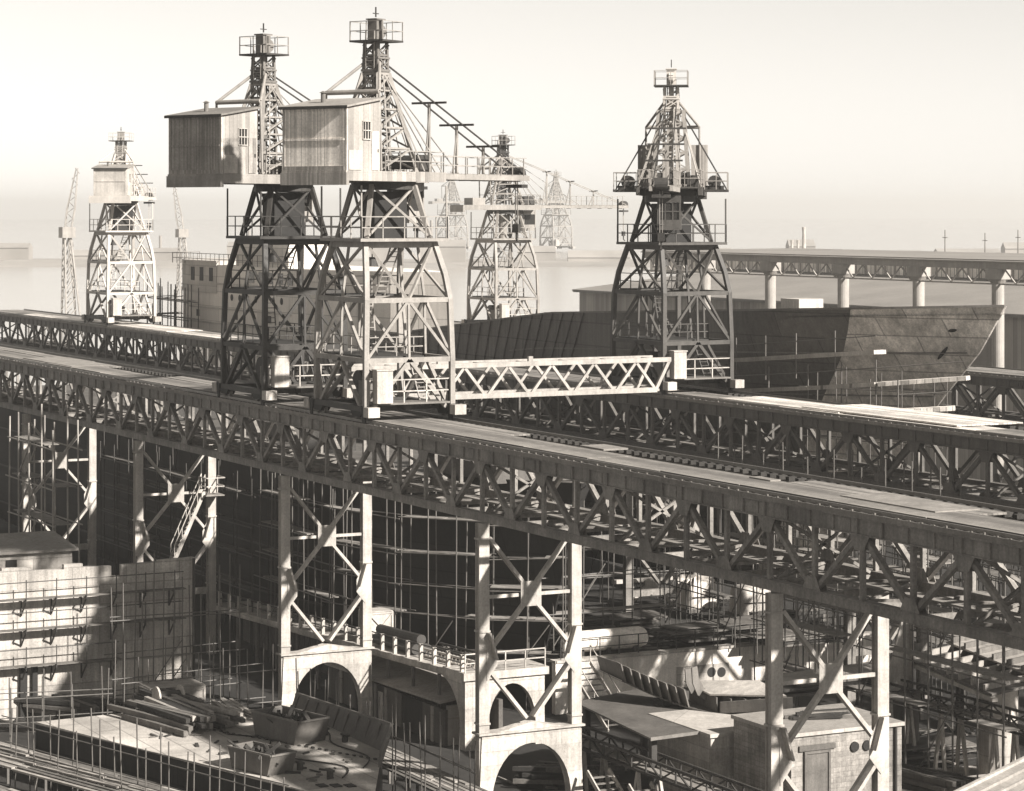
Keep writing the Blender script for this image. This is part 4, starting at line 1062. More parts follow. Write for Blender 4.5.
timber_stack('timber_pile', 'short bundle of pale boards lying near the arch end of the bow deck', at_z(232, 712, 4).x, at_z(232, 712, 4).y, 4.0, 12, 3.8, -.1, .2, .6, mats=('timber_pale', 'white_worn'), seed=12, layers=2, fan=.12)

def plank_staging(label, a, b, width, z, n, seed=0, mats=('plank', 'timber', 'timber_pale'), legs=True):
    rng = random.Random(seed); a = Vector((a[0], a[1], 0)); b = Vector((b[0], b[1], 0)); d = (b - a).normalized(); nn = Vector((-d.y, d.x, 0))
    c = (a + b) / 2; root = thing('plank_staging', label, 'staging', (c.x, c.y, 1)); L = (b - a).length
    for i in range(n):
        off = nn * (width * (i + .5) / n)
        t = -rng.random() * .8
        while t < L:
            l = rng.uniform(6, 9); zz = z + rng.uniform(0, .09); s = max(t, 0) + .05; e = min(t + l, L + rng.uniform(0, .6)) - .05
            if e - s > 1:
                P = a + off + d * s; Q = a + off + d * e
                obj('board', MB().bar((P.x, P.y, zz), (Q.x, Q.y, zz + rng.uniform(-.03, .05)), width / n * rng.uniform(.6, .86), .09), rng.choice(mats), root)
            t += l
    k = max(2, int(L / 3))
    for i in range(k + 1):
        P = a + d * (L * i / k); mb = MB()
        mb.bar((P.x, P.y, z - .12), (P.x + nn.x * width, P.y + nn.y * width, z - .12), .12)
        for f in (.06, .94): mb.bar((P.x + nn.x * width * f, P.y + nn.y * width * f, 1), (P.x + nn.x * width * f, P.y + nn.y * width * f, z - .18), .12)
        obj('trestle', mb, 'timber', root)
    return root
plank_staging('broad staging of long boards along the black side of the bow section at bottom left', (-131.5, 33.4), (-108.5, 40.2), 3.2, 2.9, 11, 1)
plank_staging('staging of long parallel boards between the bow section and the arch trestles', (-127.0, 52.35), (-103.5, 52.35), 2.3, 2.75, 9, 2)
plank_staging('narrow run of boards in the lower left corner', (-136, 30.4), (-112, 36.0), 1.8, 2.2, 5, 6)
staging('open frame of thin scaffold poles in front of the timber heap at the left edge', [(-133.5, 32), (-131.2, 43)], 1.0, 5.6, [3.6, 4.9], 1.5, m='tube', planks=False, r=.035)
staging('tall thin scaffold poles at the right end of the bulkhead wall', [(-140.3, 46.6), (-140.3, 53.5)], 1.0, 8.6, [3.2, 5.2, 7.2], 1.25, m='tube', planks=False, r=.04, depth=1.6, jitter=.4, over=2.2)
staging('row of thin scaffold poles along the black side of the bow section', [(-127.8, 37.0), (-106.5, 43.2)], 1.0, 5.2, [3.4, 4.7], 1.9, m='tube', planks=False, r=.035, depth=.9, brace=False, over=1.0)
staging('row of thin scaffold poles along the far side of the bow section, before the arches', [(-126.5, 52.2), (-106.0, 52.2)], 1.0, 5.7, [4.6], 1.7, m='tube', planks=False, r=.035, depth=.12, brace=False, over=1.0)
staging('scaffold poles round the gap between the wall and the bow section', [(-134, 44.5), (-134, 53)], 1.0, 6.2, [3.2, 5.0], 1.4, m='tube', planks=False, r=.035, depth=1.6)

# stair against the second trestle
def stair_flight(label, a, b, w, n, m='white_worn', rail=True, dirw=(1, 0, 0)):
    a = Vector(a); b = Vector(b); s = Vector(dirw) * (w / 2); c = (a + b) / 2
    root = thing('stair_flight', label, 'stair', (c.x, c.y, min(a.z, b.z)))
    for k in (-1, 1): obj('stringer', MB().bar(a + s * k, b + s * k, .08, .24), m, root)
    mb = MB()
    for i in range(1, n):
        p = a.lerp(b, i / n); mb.bar(p - s * .98, p + s * .98, .22, .05)
    obj('treads', mb, 'steel_grey', root)
    if rail:
        for k in (-1, 1):
            mb = MB().bar(a + s * k + Vector((0, 0, 1)), b + s * k + Vector((0, 0, 1)), .05)
            for i in range(0, n + 1, 4): p = a.lerp(b, i / n) + s * k; mb.bar(p, p + Vector((0, 0, 1)), .04)
            obj('hand_rail', mb, m, root)
    return root
stair_flight('steep narrow stair with rails leaning inside the second trestle from the left', (-160.3, 57.2, 7.4), (-160.3, 59.3, 11.9), .7, 16)
def landing(label, x0, x1, y0, y1, z, m='white_worn'):
    root = thing('stair_landing', label, 'landing', ((x0 + x1) / 2, (y0 + y1) / 2, z)); obj('floor', MB().box(x0, x1, y0, y1, z, z + .08), 'plank', root)
    railing(root, m, [(x0, y0), (x1, y0), (x1, y1), (x0, y1)], z + .08, 1.1, w=.06)
landing('small railed landing at the head of the trestle stair', -160.9, -159.5, 59.2, 60.5, 11.5)

# ------------------------------------------------------------------ sloping terrace on arches
def terrace():
    Xa, Xb = -165.0, -125.6; z = lambda x: 5.15 + (x - Xb) * .0375
    Y0, Y1 = 61.35, 64.2
    root = thing('arched_terrace', 'sloping concrete terrace with white posts and arches behind the arch trestles', 'terrace', ((Xa + Xb) / 2, 62.5, .6))
    def slab(x0, x1, y0, y1, top, th): return MB().hexa([(x0, y0, z(x0) + top - th), (x1, y0, z(x1) + top - th), (x1, y1, z(x1) + top - th), (x0, y1, z(x0) + top - th), (x0, y0, z(x0) + top), (x1, y0, z(x1) + top), (x1, y1, z(x1) + top), (x0, y1, z(x0) + top)])
    obj('deck_slab', slab(Xa, Xb, Y0, Y1, 0, .35), 'concrete_plain', root)
    obj('edge_beam', slab(Xa, Xb, Y0 - .12, Y0 - .003, .06, .3), 'concrete_plain', root)
    mb = MB(); x = Xa + .4; 
    while x < Xb:
        obj('rail_post', MB().box(x - .1, x + .1, Y0 - .01, Y0 + .18, z(x) + .06, z(x) + 1.0), 'white_worn', root); x += 1.75
    for h in (.55, .97): obj('guard_rail', MB().bar((Xa, Y0 + .08, z(Xa) + h), (Xb, Y0 + .08, z(Xb) + h), .06), 'tube_dark', root)
    x = Xa + 2
    while x < Xb - 3:
        obj('slender_post', MB().tube((x, Y0 + .1, .6), (x, Y0 + .1, z(x) - .34), .11, 10), 'steel_grey', root); x += 3.4
    # bracket arch at the corner
    for s, (ax, ay) in enumerate((((-1, 0)), ((0, 1)))):
        pass
    zc = z(Xb) - .36
    pts = [(Xb - 3.4, Y0 + .02, zc)]
    for i in range(9):
        t = math.pi / 2 * i / 8; pts.append((Xb - .6 - 2.8 * (1 - math.sin(t)), Y0 + .02, zc - 2.6 * (1 - math.cos(t)) - .08))
    pts += [(Xb - .6, Y0 + .02, .5), (Xb, Y0 + .02, .5), (Xb, Y0 + .02, zc)]
    obj('corner_arch', MB().extr(pts, (0, .45, 0)), 'concrete_plain', root)
    # end face with its own arch, turned to the sun
    n = 16; mb = MB(); yA, yB = Y0 + .48, 66.2; ym = (yA + yB) / 2 + .2; rw = (yB - yA) / 2 - .75; base = zc - 2.5
    inner = [(ym - rw, .5)] + [(ym - rw * math.cos(math.pi * i / n), base + 2.15 * math.sin(math.pi * i / n)) for i in range(n + 1)] + [(ym + rw, .5)]
    outer = [(yA, .5)] + [(yA + (yB - yA) * i / n, zc if 0 < i < n else base) for i in range(n + 1)] + [(yB, .5)]
    outer[1] = (yA, base); outer[-2] = (yB, base); outer[2] = (yA, zc); outer[-3] = (yB, zc)
    for j in range(len(inner) - 1):
        (a0, b0), (a1, b1) = inner[j], inner[j + 1]; (c0, d0), (c1, d1) = outer[j], outer[j + 1]
        mb.hexa([(Xb - .45, a0, b0), (Xb, a0, b0), (Xb, a1, b1 + 1e-4), (Xb - .45, a1, b1 + 1e-4), (Xb - .45, c0, d0), (Xb, c0, d0), (Xb, c1, d1 + 1e-4), (Xb - .45, c1, d1 + 1e-4)])
    obj('end_arch', mb, 'concrete_plain', root)
    obj('end_cap', MB().box(Xb - 2.5, Xb + .15, Y0 - .125, 66.4, zc + .003, zc + .42), 'concrete_plain', root)
    railing(root, 'white_worn', [(Xb + .05, Y0), (Xb + .05, 66.2)], zc + .42, 1.0, w=.06)
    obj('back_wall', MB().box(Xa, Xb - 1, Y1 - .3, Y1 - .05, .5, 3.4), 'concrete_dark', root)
terrace()
def lean_to():
    X0, X1, Y0, Y1 = -143.5, -127.4, 61.0, 63.8; zt = 2.95
    root = thing('lean_to_shed', 'dark lean-to shed with open doorways under the terrace', 'shed', ((X0 + X1) / 2, 62, .8))
    obj('roof', MB().hexa([(X0, Y0 - .25, zt), (X1, Y0 - .25, zt + .35), (X1, Y1, zt + .75), (X0, Y1, zt + .4), (X0, Y0 - .25, zt + .12), (X1, Y0 - .25, zt + .47), (X1, Y1, zt + .87), (X0, Y1, zt + .52)]), 'concrete', root)
    mb = MB(); x = X0
    doors = [(-139.4, -137.6), (-133.0, -130.2)]
    spans = [(X0, -139.4), (-137.6, -133.0), (-130.2, X1)]
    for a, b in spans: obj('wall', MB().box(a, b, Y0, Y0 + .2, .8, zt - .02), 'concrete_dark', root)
    obj('end_wall', MB().box(X1 - .2, X1 - .003, Y0 + .203, Y1 - .3, .8, zt + .2), 'concrete', root)
    for a, b in doors: obj('door', MB().box(a, b, Y0 + .08, Y0 + .14, .8, zt - .05), 'timber_black', root)
    for x in (-141.6, -136.6, -135.2, -129): obj('pilaster', MB().box(x, x + .3, Y0 - .08, Y0 - .003, .8, zt - .02), 'concrete', root)
    obj('pale_sheet', MB().box(-135.9, -135.3, Y0 - .14, Y0 - .083, 1.0, 2.6), 'canvas', root)
lean_to()
# things lying on the terrace
def pipe_stack(label, a, b, r, n, m='steel_dark', per=3):
    a = Vector(a); b = Vector(b); root = thing('pipe_stack', label, 'pipes', ((a.x + b.x) / 2, (a.y + b.y) / 2, min(a.z, b.z)))
    for i in range(n):
        lay, k = divmod(i, per); o = Vector((0, (k + lay * .5) * r * 2.1, r + lay * r * 1.75))
        obj('pipe', MB().tube(a + o, b + o, r, 12), m, root)
pipe_stack('three dark pipes lying on the terrace beside the first arch trestle', (-139.5, 62.3, 4.68), (-133.8, 62.3, 4.88), .3, 3, per=2)
def ladder_stack():
    root = thing('lattice_stack', 'dark lattice frame lying on the terrace end left of the second arch trestle', 'lattice stack', (-129.5, 63, 5))
    for k in range(3):
        y = 62.4 + .5 * k; mb = MB().bar((-133, y, 4.95 + .12 * k), (-126.3, y, 5.2 + .12 * k), .1).bar((-133, y, 5.35 + .12 * k), (-126.3, y, 5.6 + .12 * k), .1)
        for i in range(14): mb.bar((-132.8 + i * .47, y, 4.98 + .12 * k + i * .018), (-132.55 + i * .47, y, 5.35 + .12 * k + i * .018), .06)
        obj('lattice_side', mb, 'steel_dark' if k else 'white_worn', root)
ladder_stack()
q = at_z(375, 620, 4.6)
crate('pale boarded crate with a cross brace on the terrace beside the first white trestle', Vector((-141.0, 63.0, 4.6)), 1.4, 1.5, 1.75, 'white_worn')

# ------------------------------------------------------------------ quay wall, tank and stacks behind it
def quay_wall():
    X = -132.4
    root = thing('quay_wall', 'long white-washed quay wall behind the curved ship section', 'wall', (X, 84, 1))
    obj('wall_face', MB().box(X - .45, X, 70.5, 93.2, .6, 3.95), 'whitewash', root)
    obj('coping', MB().box(X - .6, X + .08, 70.45, 93.25, 3.953, 4.1), 'concrete', root)
    for px in (711, 721):
        p = at_x(px, 672, X); obj('port', MB().tube((X + .003, p.y, p.z), (X + .06, p.y, p.z), .3, 16), 'steel_black', root)
    obj('patch', MB().box(X + .003, X + .05, 78.6, 82.2, 2.0, 3.1), 'concrete', root)
    railing(root, 'tube_dark', [(X - .3, 71), (X - .3, 93)], 4.1, 1.1, w=.05)
quay_wall()
def tank():
    X, y0, y1, r = -133.6, 71.6, 77.2, .62
    root = thing('storage_tank', 'long white rounded tank lying on top of the quay wall', 'tank', (X, (y0 + y1) / 2, 4.1))
    rows = []
    for yy, k in ((y0, .05), (y0 + .06, .55), (y0 + .2, .85), (y0 + .45, 1), (y1 - .5, 1), (y1 - .2, .85), (y1 - .06, .55), (y1, .05)):
        rows.append([(X + r * k * 1.2 * math.cos(2 * math.pi * i / 24), yy, 4.25 + r + r * k * math.sin(2 * math.pi * i / 24)) for i in range(25)])
    obj('shell', MB().grid(rows), 'whitewash', root, smooth=True)
    for y in (y0 + 1, (y0 + y1) / 2, y1 - 1): obj('saddle', MB().box(X - .6, X + .6, y - .12, y + .12, 4.0, 4.5), 'steel_dark', root)
tank()
def covered_stack(label, px0, px1, pyt, pyb, z, scallop, m='canvas'):
    a = at_z(px0, pyb, z); b = at_z(px1, pyb, z); mx = (a.x + b.x) / 2; D = FW.dot(Vector((mx, (a.y + b.y) / 2, 0))); H = (pyb - pyt) * D / F
    root = thing('covered_stack' if scallop else 'white_tank', label, 'covered goods' if scallop else 'tank', (mx, (a.y + b.y) / 2, z))
    y0, y1 = min(a.y, b.y), max(a.y, b.y); n = 28; rows = []
    for j, (dz, inset) in enumerate(((0, 0), (.35, .02), (.7, .05), (.9, .1), (1.0, .3), (1.0, 1.0))):
        r = []
        for i in range(n + 1):
            t = 2 * math.pi * i / n; sx = math.copysign(abs(math.cos(t)) ** .45, math.cos(t)); sy = math.copysign(abs(math.sin(t)) ** .45, math.sin(t))
            w = 1 - inset; bump = (.16 * math.sin(i * 2.7) * (dz > .6) + .05 * math.sin(i * 5 + j)) if scallop else 0
            r.append((mx + 1.1 * sx * w, (y0 + y1) / 2 + (y1 - y0) / 2 * sy * w, z + H * (dz + bump)))
        rows.append(r)
    obj('cover' if scallop else 'shell', MB().grid(rows), m, root, smooth=not scallop)
    obj('base_skid', MB().box(mx - 1.15, mx + 1.15, y0 - .05, y1 + .05, z - .25, z - .003), 'timber', root)
    obj('lashing', MB().tube((mx + 1.13, y0, z + H * .45), (mx + 1.13, y1, z + H * .42), .03), 'timber_black', root)
covered_stack('white covered stack with a ragged scalloped top under the near runway', 676, 716, 580, 606, 4.6, True)
covered_stack('smooth white rounded tank to the right of the covered stack', 730, 771, 585, 612, 4.6, False, 'white_worn')
def a_frame():
    p = at_z(650, 604, 4.2); y0, y1 = p.y - 2.0, p.y + 2.0
    root = thing('trestle_stand', 'white trestle frame with splayed legs left of the covered stack', 'trestle stand', (p.x, p.y, 4))
    obj('head_beam', MB().box(p.x - .15, p.x + .15, y0 - .8, y1 + .8, 5.7, 5.95), 'white_worn', root)
    for s in (-1, 1): obj('raking_leg', MB().bar((p.x, p.y + s * .25, 5.65), (p.x, p.y + s * 1.7, 4.0), .2), 'white_worn', root)
    obj('gusset', MB().box(p.x + .16, p.x + .2, p.y - .5, p.y + .5, 5.2, 5.8), 'white_worn', root)
a_frame()
def hull_plate_pile(label, px, py, z, L, W, seed, n=5, m='plate_steel'):
    rng = random.Random(seed); p = at_z(px, py, z); root = thing('plate_pile', label, 'steel plates', (p.x, p.y, z))
    for i in range(n):
        cx, cy = p.x + rng.uniform(-.5, .5), p.y + rng.uniform(-.8, .8); l = L * rng.uniform(.7, 1); w = W * rng.uniform(.7, 1); zz = z + .1 + i * .13
        obj('plate', MB().hexa([(cx - w, cy - l, zz), (cx + w, cy - l, zz + rng.uniform(0, .1)), (cx + w, cy + l, zz + .05), (cx - w, cy + l, zz + rng.uniform(0, .2)), (cx - w, cy - l, zz + .06), (cx + w, cy - l, zz + .16), (cx + w, cy + l, zz + .11), (cx - w, cy + l, zz + .26)]), rng.choice((m, 'steel_dark', 'steel_grey')), root)
hull_plate_pile('low pile of dark bent plates on the quay behind the white wall', 715, 640, 4.0, 4.2, 1.4, 4, 7)
hull_plate_pile('pile of dark plates on the quay left of the white covered stack', 620, 628, 4.0, 3.0, 1.2, 9, 5)
hull_plate_pile('pile of rusty plates at the right end of the quay wall', 800, 645, 4.0, 3.0, 1.3, 14, 5, 'steel_grey')
stair_flight('pale concrete stair flight climbing beside the left end of the quay wall', (-126.8, 71.6, 1.0), (-131.6, 71.6, 4.0), 1.5, 12, m='concrete_plain', dirw=(0, 1, 0))

# ------------------------------------------------------------------ curved ship section on the plate table
def plate_table():
    z = 5.02
    P = [at_z(575, 702, z), at_z(650, 738, z), at_z(752, 724, z), at_z(748, 694, z), at_z(640, 688, z)]
    root = thing('plate_table', 'large flat steel plate set up as a table, left of the curved ship section', 'plate table', (sum(p.x for p in P) / 5, sum(p.y for p in P) / 5, 1))
    obj('table_plate', MB().poly([(p.x, p.y) for p in P], z - .09, z), 'plate_steel', root)
    for k, p in enumerate(P):
        c = sum(P, Vector()) / 5; q = p.lerp(c, .12); obj('leg', MB().box(q.x - .15, q.x + .15, q.y - .15, q.y + .15, 1, z - .093), 'steel_dark', root)
    a, b = P[1], P[2]; obj('edge_strip', MB().bar(a + Vector((.05, 0, -.05)), b + Vector((.05, 0, -.05)), .05, .16), 'steel_grey', root)
plate_table()
def curved_unit():
    c0 = at_z(622, 684, 6.0); c1 = at_z(790, 702, 6.0)
    root = thing('curved_ship_section', 'curved ship bottom section with a row of upright ribs resting over the plate table', 'ship section', ((c0.x + c1.x) / 2, (c0.y + c1.y) / 2, 5.03))
    # profile runs left to right; u in 0..1, height of the shell
    def shell(u): return 5.06 + 1.15 * max(0, (.55 - u) / .55) ** 1.6 + .5 * max(0, (u - .62) / .38) ** 2
    def pos(u, back): 
        p = c0.lerp(c1, u); return Vector((p.x - back * 3.6, p.y + back * .4, shell(u) + back * .05))
    n = 26; mb = MB()
    rows = [[pos(i / n, b / 4) for b in range(5)] for i in range(n + 1)]
    mb.grid(rows); mb.grid([[p + Vector((0, 0, -.07)) for p in r] for r in rows])
    mb.grid([[rows[i][0], rows[i][0] + Vector((0, 0, -.07))] for i in range(n + 1)])
    obj('shell_plate', mb, 'plate_steel', root)
    for i in range(8):
        u = .02 + i * .055; a = pos(u, .0); b = pos(u, .9); t = Vector((0, -.28, .95))
        obj('rib', MB().extr([a, a + t * .95, a + t * 1.0 + Vector((-.35, 0, 0)), b + t * .8, b], (0, .07, 0)), 'steel_grey', root)
    prof = [(0, 2.0), (.06, 1.2), (.35, .6), (.95, .25), (2.5, .12), (2.5, .4), (1.2, .6), (.72, .95), (.42, 1.45), (.32, 2.05)]
    for k in range(2):   # two tall bilge knees in the middle
        a = pos(.44, .08 + .22 * k)
        obj('bilge_knee', MB().extr([a + Vector((0, y * .98, z * (1 - .12 * k))) for y, z in prof], (-.09, 0, 0)), 'steel_grey', root)
    for k in range(5):
        u = .58 + k * .085; a = pos(u, .05); b = pos(u, .95)
        obj('floor_plate', MB().extr([a, a + Vector((0, 0, .75)), b + Vector((0, 0, .85)), b], (0, .07, 0)), 'plate_steel', root)
    obj('inner_bottom', MB().hexa([pos(.55, .1) + Vector((0, 0, .78)), pos(1.0, .1) + Vector((0, 0, .6)), pos(1.0, .95) + Vector((0, 0, .8)), pos(.55, .95) + Vector((0, 0, .9)), pos(.55, .1) + Vector((0, 0, .86)), pos(1.0, .1) + Vector((0, 0, .68)), pos(1.0, .95) + Vector((0, 0, .88)), pos(.55, .95) + Vector((0, 0, .98))]), 'white_worn', root)
    obj('side_girder', MB().hexa([pos(.6, .02), pos(1.02, .02), pos(1.02, .05), pos(.6, .05), pos(.6, .02) + Vector((0, 0, .55)), pos(1.02, .02) + Vector((0, 0, .62)), pos(1.02, .05) + Vector((0, 0, .62)), pos(.6, .05) + Vector((0, 0, .55))]), 'steel_grey', root)
    for u in (.3, .75, .95): 
        p = pos(u, .3); obj('keel_block', MB().box(p.x - .5, p.x + .5, p.y - .25, p.y + .25, 5.025 if u < .7 else 1.0, p.z - .08), 'timber_black', root)
curved_unit()
# flat panel units further right on trestles
hull_plate_pile('stack of flat deck panels to the right of the curved ship section', 835, 690, 4.6, 4.6, 1.8, 21, 6, 'white_worn')

def block_house(name, label, x0, x1, y0, y1, zt, m, door=None, vents=(), sill=None):
    root = thing(name, label, 'building', ((x0 + x1) / 2, (y0 + y1) / 2, 1))
    obj('wall', MB().box(x0, x1, y0, y1, .9, zt), m, root)
    obj('roof', MB().box(x0 - .1, x1 + .12, y0 - .1, y1 + .1, zt + .003, zt + .18), 'concrete', root)
    if door:
        d0, d1, h = door; obj('door', MB().box(x1 + .003, x1 + .06, d0, d1, 1, h), 'timber', root); fr = MB().box(x1 + .003, x1 + .12, d0 - .12, d0 - .003, 1, h + .12).box(x1 + .003, x1 + .12, d1 + .003, d1 + .12, 1, h + .12).box(x1 + .003, x1 + .12, d0, d1, h + .003, h + .12); obj('door_frame', fr, 'timber', root)
    for y, z, r in vents: obj('vent', MB().tube((x1 + .003, y, z), (x1 + .08, y, z), r, 14), 'steel_black', root)
    return root
w_ = block_house('white_block', 'low white-washed block building below the edge of the plate table', -112, -106.3, 65.0, 68.6, 4.88, 'concrete_plain')
obj('hatch', MB().box(-106.297, -106.2, 66.3, 67.3, 2.4, 3.3), 'concrete', w_)
bh = block_house('brick_block', 'brick block building with a door and two round vents right of the grey trestle leg', -106.0, -101, 66.1, 72.3, 5.75, 'brick', door=(66.9, 68.1, 4.9), vents=((69.6, 5.0, .24), (70.3, 5.0, .24)))
obj('lintel', MB().box(-100.997, -100.9, 66.5, 68.5, 5.05, 5.3), 'concrete_dark', bh)
obj('rain_pipe', MB().tube((-100.9, 71.9, 1.0), (-100.9, 71.9, 5.74), .07, 8), 'steel_dark', bh)
plank_staging('short rough plank bench in front of the brick building', (-99.4, 69.0), (-99.4, 72.0), 1.4, 2.2, 5, 31)

# lattice gangways
def gangway(label, a, b, w, dep, foots, m='steel_dark', fm='white_worn', rail=True):
    a = Vector(a); b = Vector(b); root = thing('lattice_gangway', label, 'gangway', ((a.x + b.x) / 2, (a.y + b.y) / 2, 1)); d = b - a; L = d.length; n = max(4, round(L / 1.4)); up = Vector((0, 0, dep)); s = Vector((0, w / 2, 0))
    for k in (-1, 1):
        g = obj('truss', MB().bar(a + s * k, b + s * k, .12).bar(a + s * k + up, b + s * k + up, .12), m, root)
        mb = MB()
        for i in range(n):
            p = a + d * (i / n) + s * k; q = a + d * ((i + 1) / n) + s * k
            mb.bar(p, p + up, .07); mb.bar(p if i % 2 else p + up, q + up if i % 2 else q, .07)
        obj('lacing', mb, m, g)
    obj('walk_boards', MB().bar(a + Vector((0, 0, .12)), b + Vector((0, 0, .12)), w * .8, .06), 'plank', root)
    for f in foots:
        p = a + d * f
        for k in (-1, 1):
            obj('support_leg', MB().bar(p + s * k - Vector((0, 0, .07)), Vector((p.x + .5, p.y + k * (w / 2 + .1), 1)), .16), fm, root); obj('support_leg', MB().bar(p + s * k - Vector((0, 0, .07)), Vector((p.x - .5, p.y + k * (w / 2 + .1), 1)), .16), fm, root)
        obj('support_tie', MB().bar(Vector((p.x - .35, p.y, 2)), Vector((p.x + .35, p.y, 2)), .1), fm, root)
    return root
gangway('dark lattice gangway on white splayed legs at bottom centre, below the plate table', (-115.5, 62.5, 3.3), (-97.5, 62.5, 3.3), 1.1, .7, (.12, .42, .68, .88))
gangway('lattice gangway at right below the ribbed panels, on braced legs', (-113.5, 80.0, 4.6), (-98.0, 80.2, 4.6), 1.2, .75, (.1, .38, .66, .95))
for k, (x, y) in enumerate(((-110, 60.9), (-106.5, 61.2))):
    stair_flight(('stair of pale treads dropping below the lattice gangway at bottom centre', 'second stair of pale treads under the gangway, nearer the grey trestle leg')[k], (x, y, 3.0), (x + 3.2, y, .9), 1.2, 9, m='concrete_plain', rail=False, dirw=(0, 1, 0))
# ribbed panels on a round concrete pier at right
def ribbed_panels():
    z = 6.3; P = [at_z(908, 658, z), at_z(992, 694, z), at_z(1050, 680, z), at_z(985, 640, z)]
    root = thing('ribbed_panel', 'pale ribbed deck panel lying on a round pier at the right edge', 'deck panel', (sum(p.x for p in P) / 4, sum(p.y for p in P) / 4, z - .4))
    obj('panel_plate', MB().poly([(p.x, p.y) for p in P], z - .12, z), 'timber', root)
    n = 7
    for i in range(n):
        t = (i + .4) / n; a = P[0].lerp(P[1], t); b = P[3].lerp(P[2], t)
        obj('rib', MB().bar(a + Vector((0, 0, .16)), b + Vector((0, 0, .16)), .12, .3), 'timber_pale', root)
    obj('edge_plank', MB().bar(P[0] + Vector((.25, 0, -.25)), P[1] + Vector((.25, 0, -.25)), .3, .2), 'white_worn', root)
    q = at_z(992, 724, 1.0); c = P[1].lerp(P[2], .35) + (P[3] - P[2]) * .22
    o = thing('round_pier', 'round pale concrete pier under the ribbed deck panel', 'pier', (c.x, c.y, .9))
    obj('shaft', MB().tube((c.x, c.y, .9), (c.x, c.y, z - .45), 1.0, 28), 'concrete', o, smooth=False); obj('cap', MB().tube((c.x, c.y, z - .45), (c.x, c.y, z - .14), 1.08, 28), 'concrete', o)
    P2 = [p + Vector((-1.5, 3.6, .5)) for p in P]
    o = thing('ribbed_panel', 'second ribbed deck panel just behind and above the pale one at the right edge', 'deck panel', (P2[0].x, P2[0].y, z))
    obj('panel_plate', MB().poly([(p.x, p.y) for p in P2], z + .3, z + .4), 'timber_pale', o)
    for i in range(6):
        t = (i + .4) / 6; a = P2[0].lerp(P2[1], t); b = P2[3].lerp(P2[2], t); obj('rib', MB().bar(a + Vector((0, 0, .05)), b + Vector((0, 0, .05)), .12, .3), 'timber', o)
    for t in ((.1, .5), (.5, .9)): 
        a = P2[0].lerp(P2[2], t[0]); obj('prop', MB().box(a.x - .15, a.x + .15, a.y - .15, a.y + .15, 1, z + .297), 'timber_black', o)
ribbed_panels()
def wedge_plate():
    p = at_z(905, 690, 4.8)
    root = thing('wedge_plate', 'tall white wedge-shaped plate standing right of the grey trestle', 'plate', (p.x, p.y, 1))
    w = 1.0; obj('web', MB().extr([(p.x, p.y - w, 4.8), (p.x, p.y + .35, 4.8), (p.x, p.y + .35, 9.3), (p.x, p.y + .05, 9.3), (p.x, p.y - .9, 6.2)], (-.12, 0, 0)), 'white_paint', root)
    obj('flange', MB().box(p.x - .35, p.x + .2, p.y + .353, p.y + .42, 4.8, 9.3), 'white_worn', root); obj('foot_block', MB().box(p.x - .5, p.x + .4, p.y - 1.1, p.y + .6, 1, 4.797), 'concrete_dark', root)
wedge_plate()
def slip_floor():
    root = thing('stepped_slip', 'stepped concrete slip with broad pale ledges at bottom right', 'slipway', (-103, 79, .5))
    for k in range(5):
        x = -109 + k * 3.0; obj('ledge', MB().box(x, x + 2.6, 73.2, 86, .8 + .0, 1.35 + .28 * (k % 2)), 'concrete', root)
    obj('side_beam', MB().box(-112, -94, 73.0, 73.197, .8, 1.9), 'concrete_dark', root)
slip_floor()
def corner_roof():
    z = 6.6; a = at_z(935, 800, z); b = at_z(1040, 748, z)
    d = (b - a); nn = Vector((d.y, -d.x, 0)).normalized()
    if nn.dot(RT) < 0 and False: nn = -nn
    root = thing('ribbed_roof', 'ribbed metal roof in the lower right corner', 'roof', (a.x + 3, a.y + 3, 1)); e = nn * 7 if nn.x > 0 else -nn * 7
    sl = Vector((0, 0, -.9))
    obj('roof_sheet', MB().hexa([a + Vector((0, 0, -.1)), b + Vector((0, 0, -.1)), b + e + sl + Vector((0, 0, -.1)), a + e + sl + Vector((0, 0, -.1)), a, b, b + e + sl, a + e + sl]), 'roof_felt_pale', root)
    for i in range(12):
        t = .04 + i * .085; p = a + (e + sl) * t; q = b + (e + sl) * t
        obj('seam_rib', MB().bar(p + Vector((0, 0, .06)), q + Vector((0, 0, .06)), .12, .12), 'timber_pale' if i else 'white_worn', root)
    c = (a + b + e) / 2
    for p in (a + (b - a) * .1 + e * .1, b - (b - a) * .1 + e * .1, a + e * .9 + (b - a) * .1, b + e * .9 - (b - a) * .1): obj('post', MB().box(p.x - .12, p.x + .12, p.y - .12, p.y + .12, 1, z - .75 if (p - a).dot(e) > 20 else z - .22), 'steel_dark', root)
corner_roof()
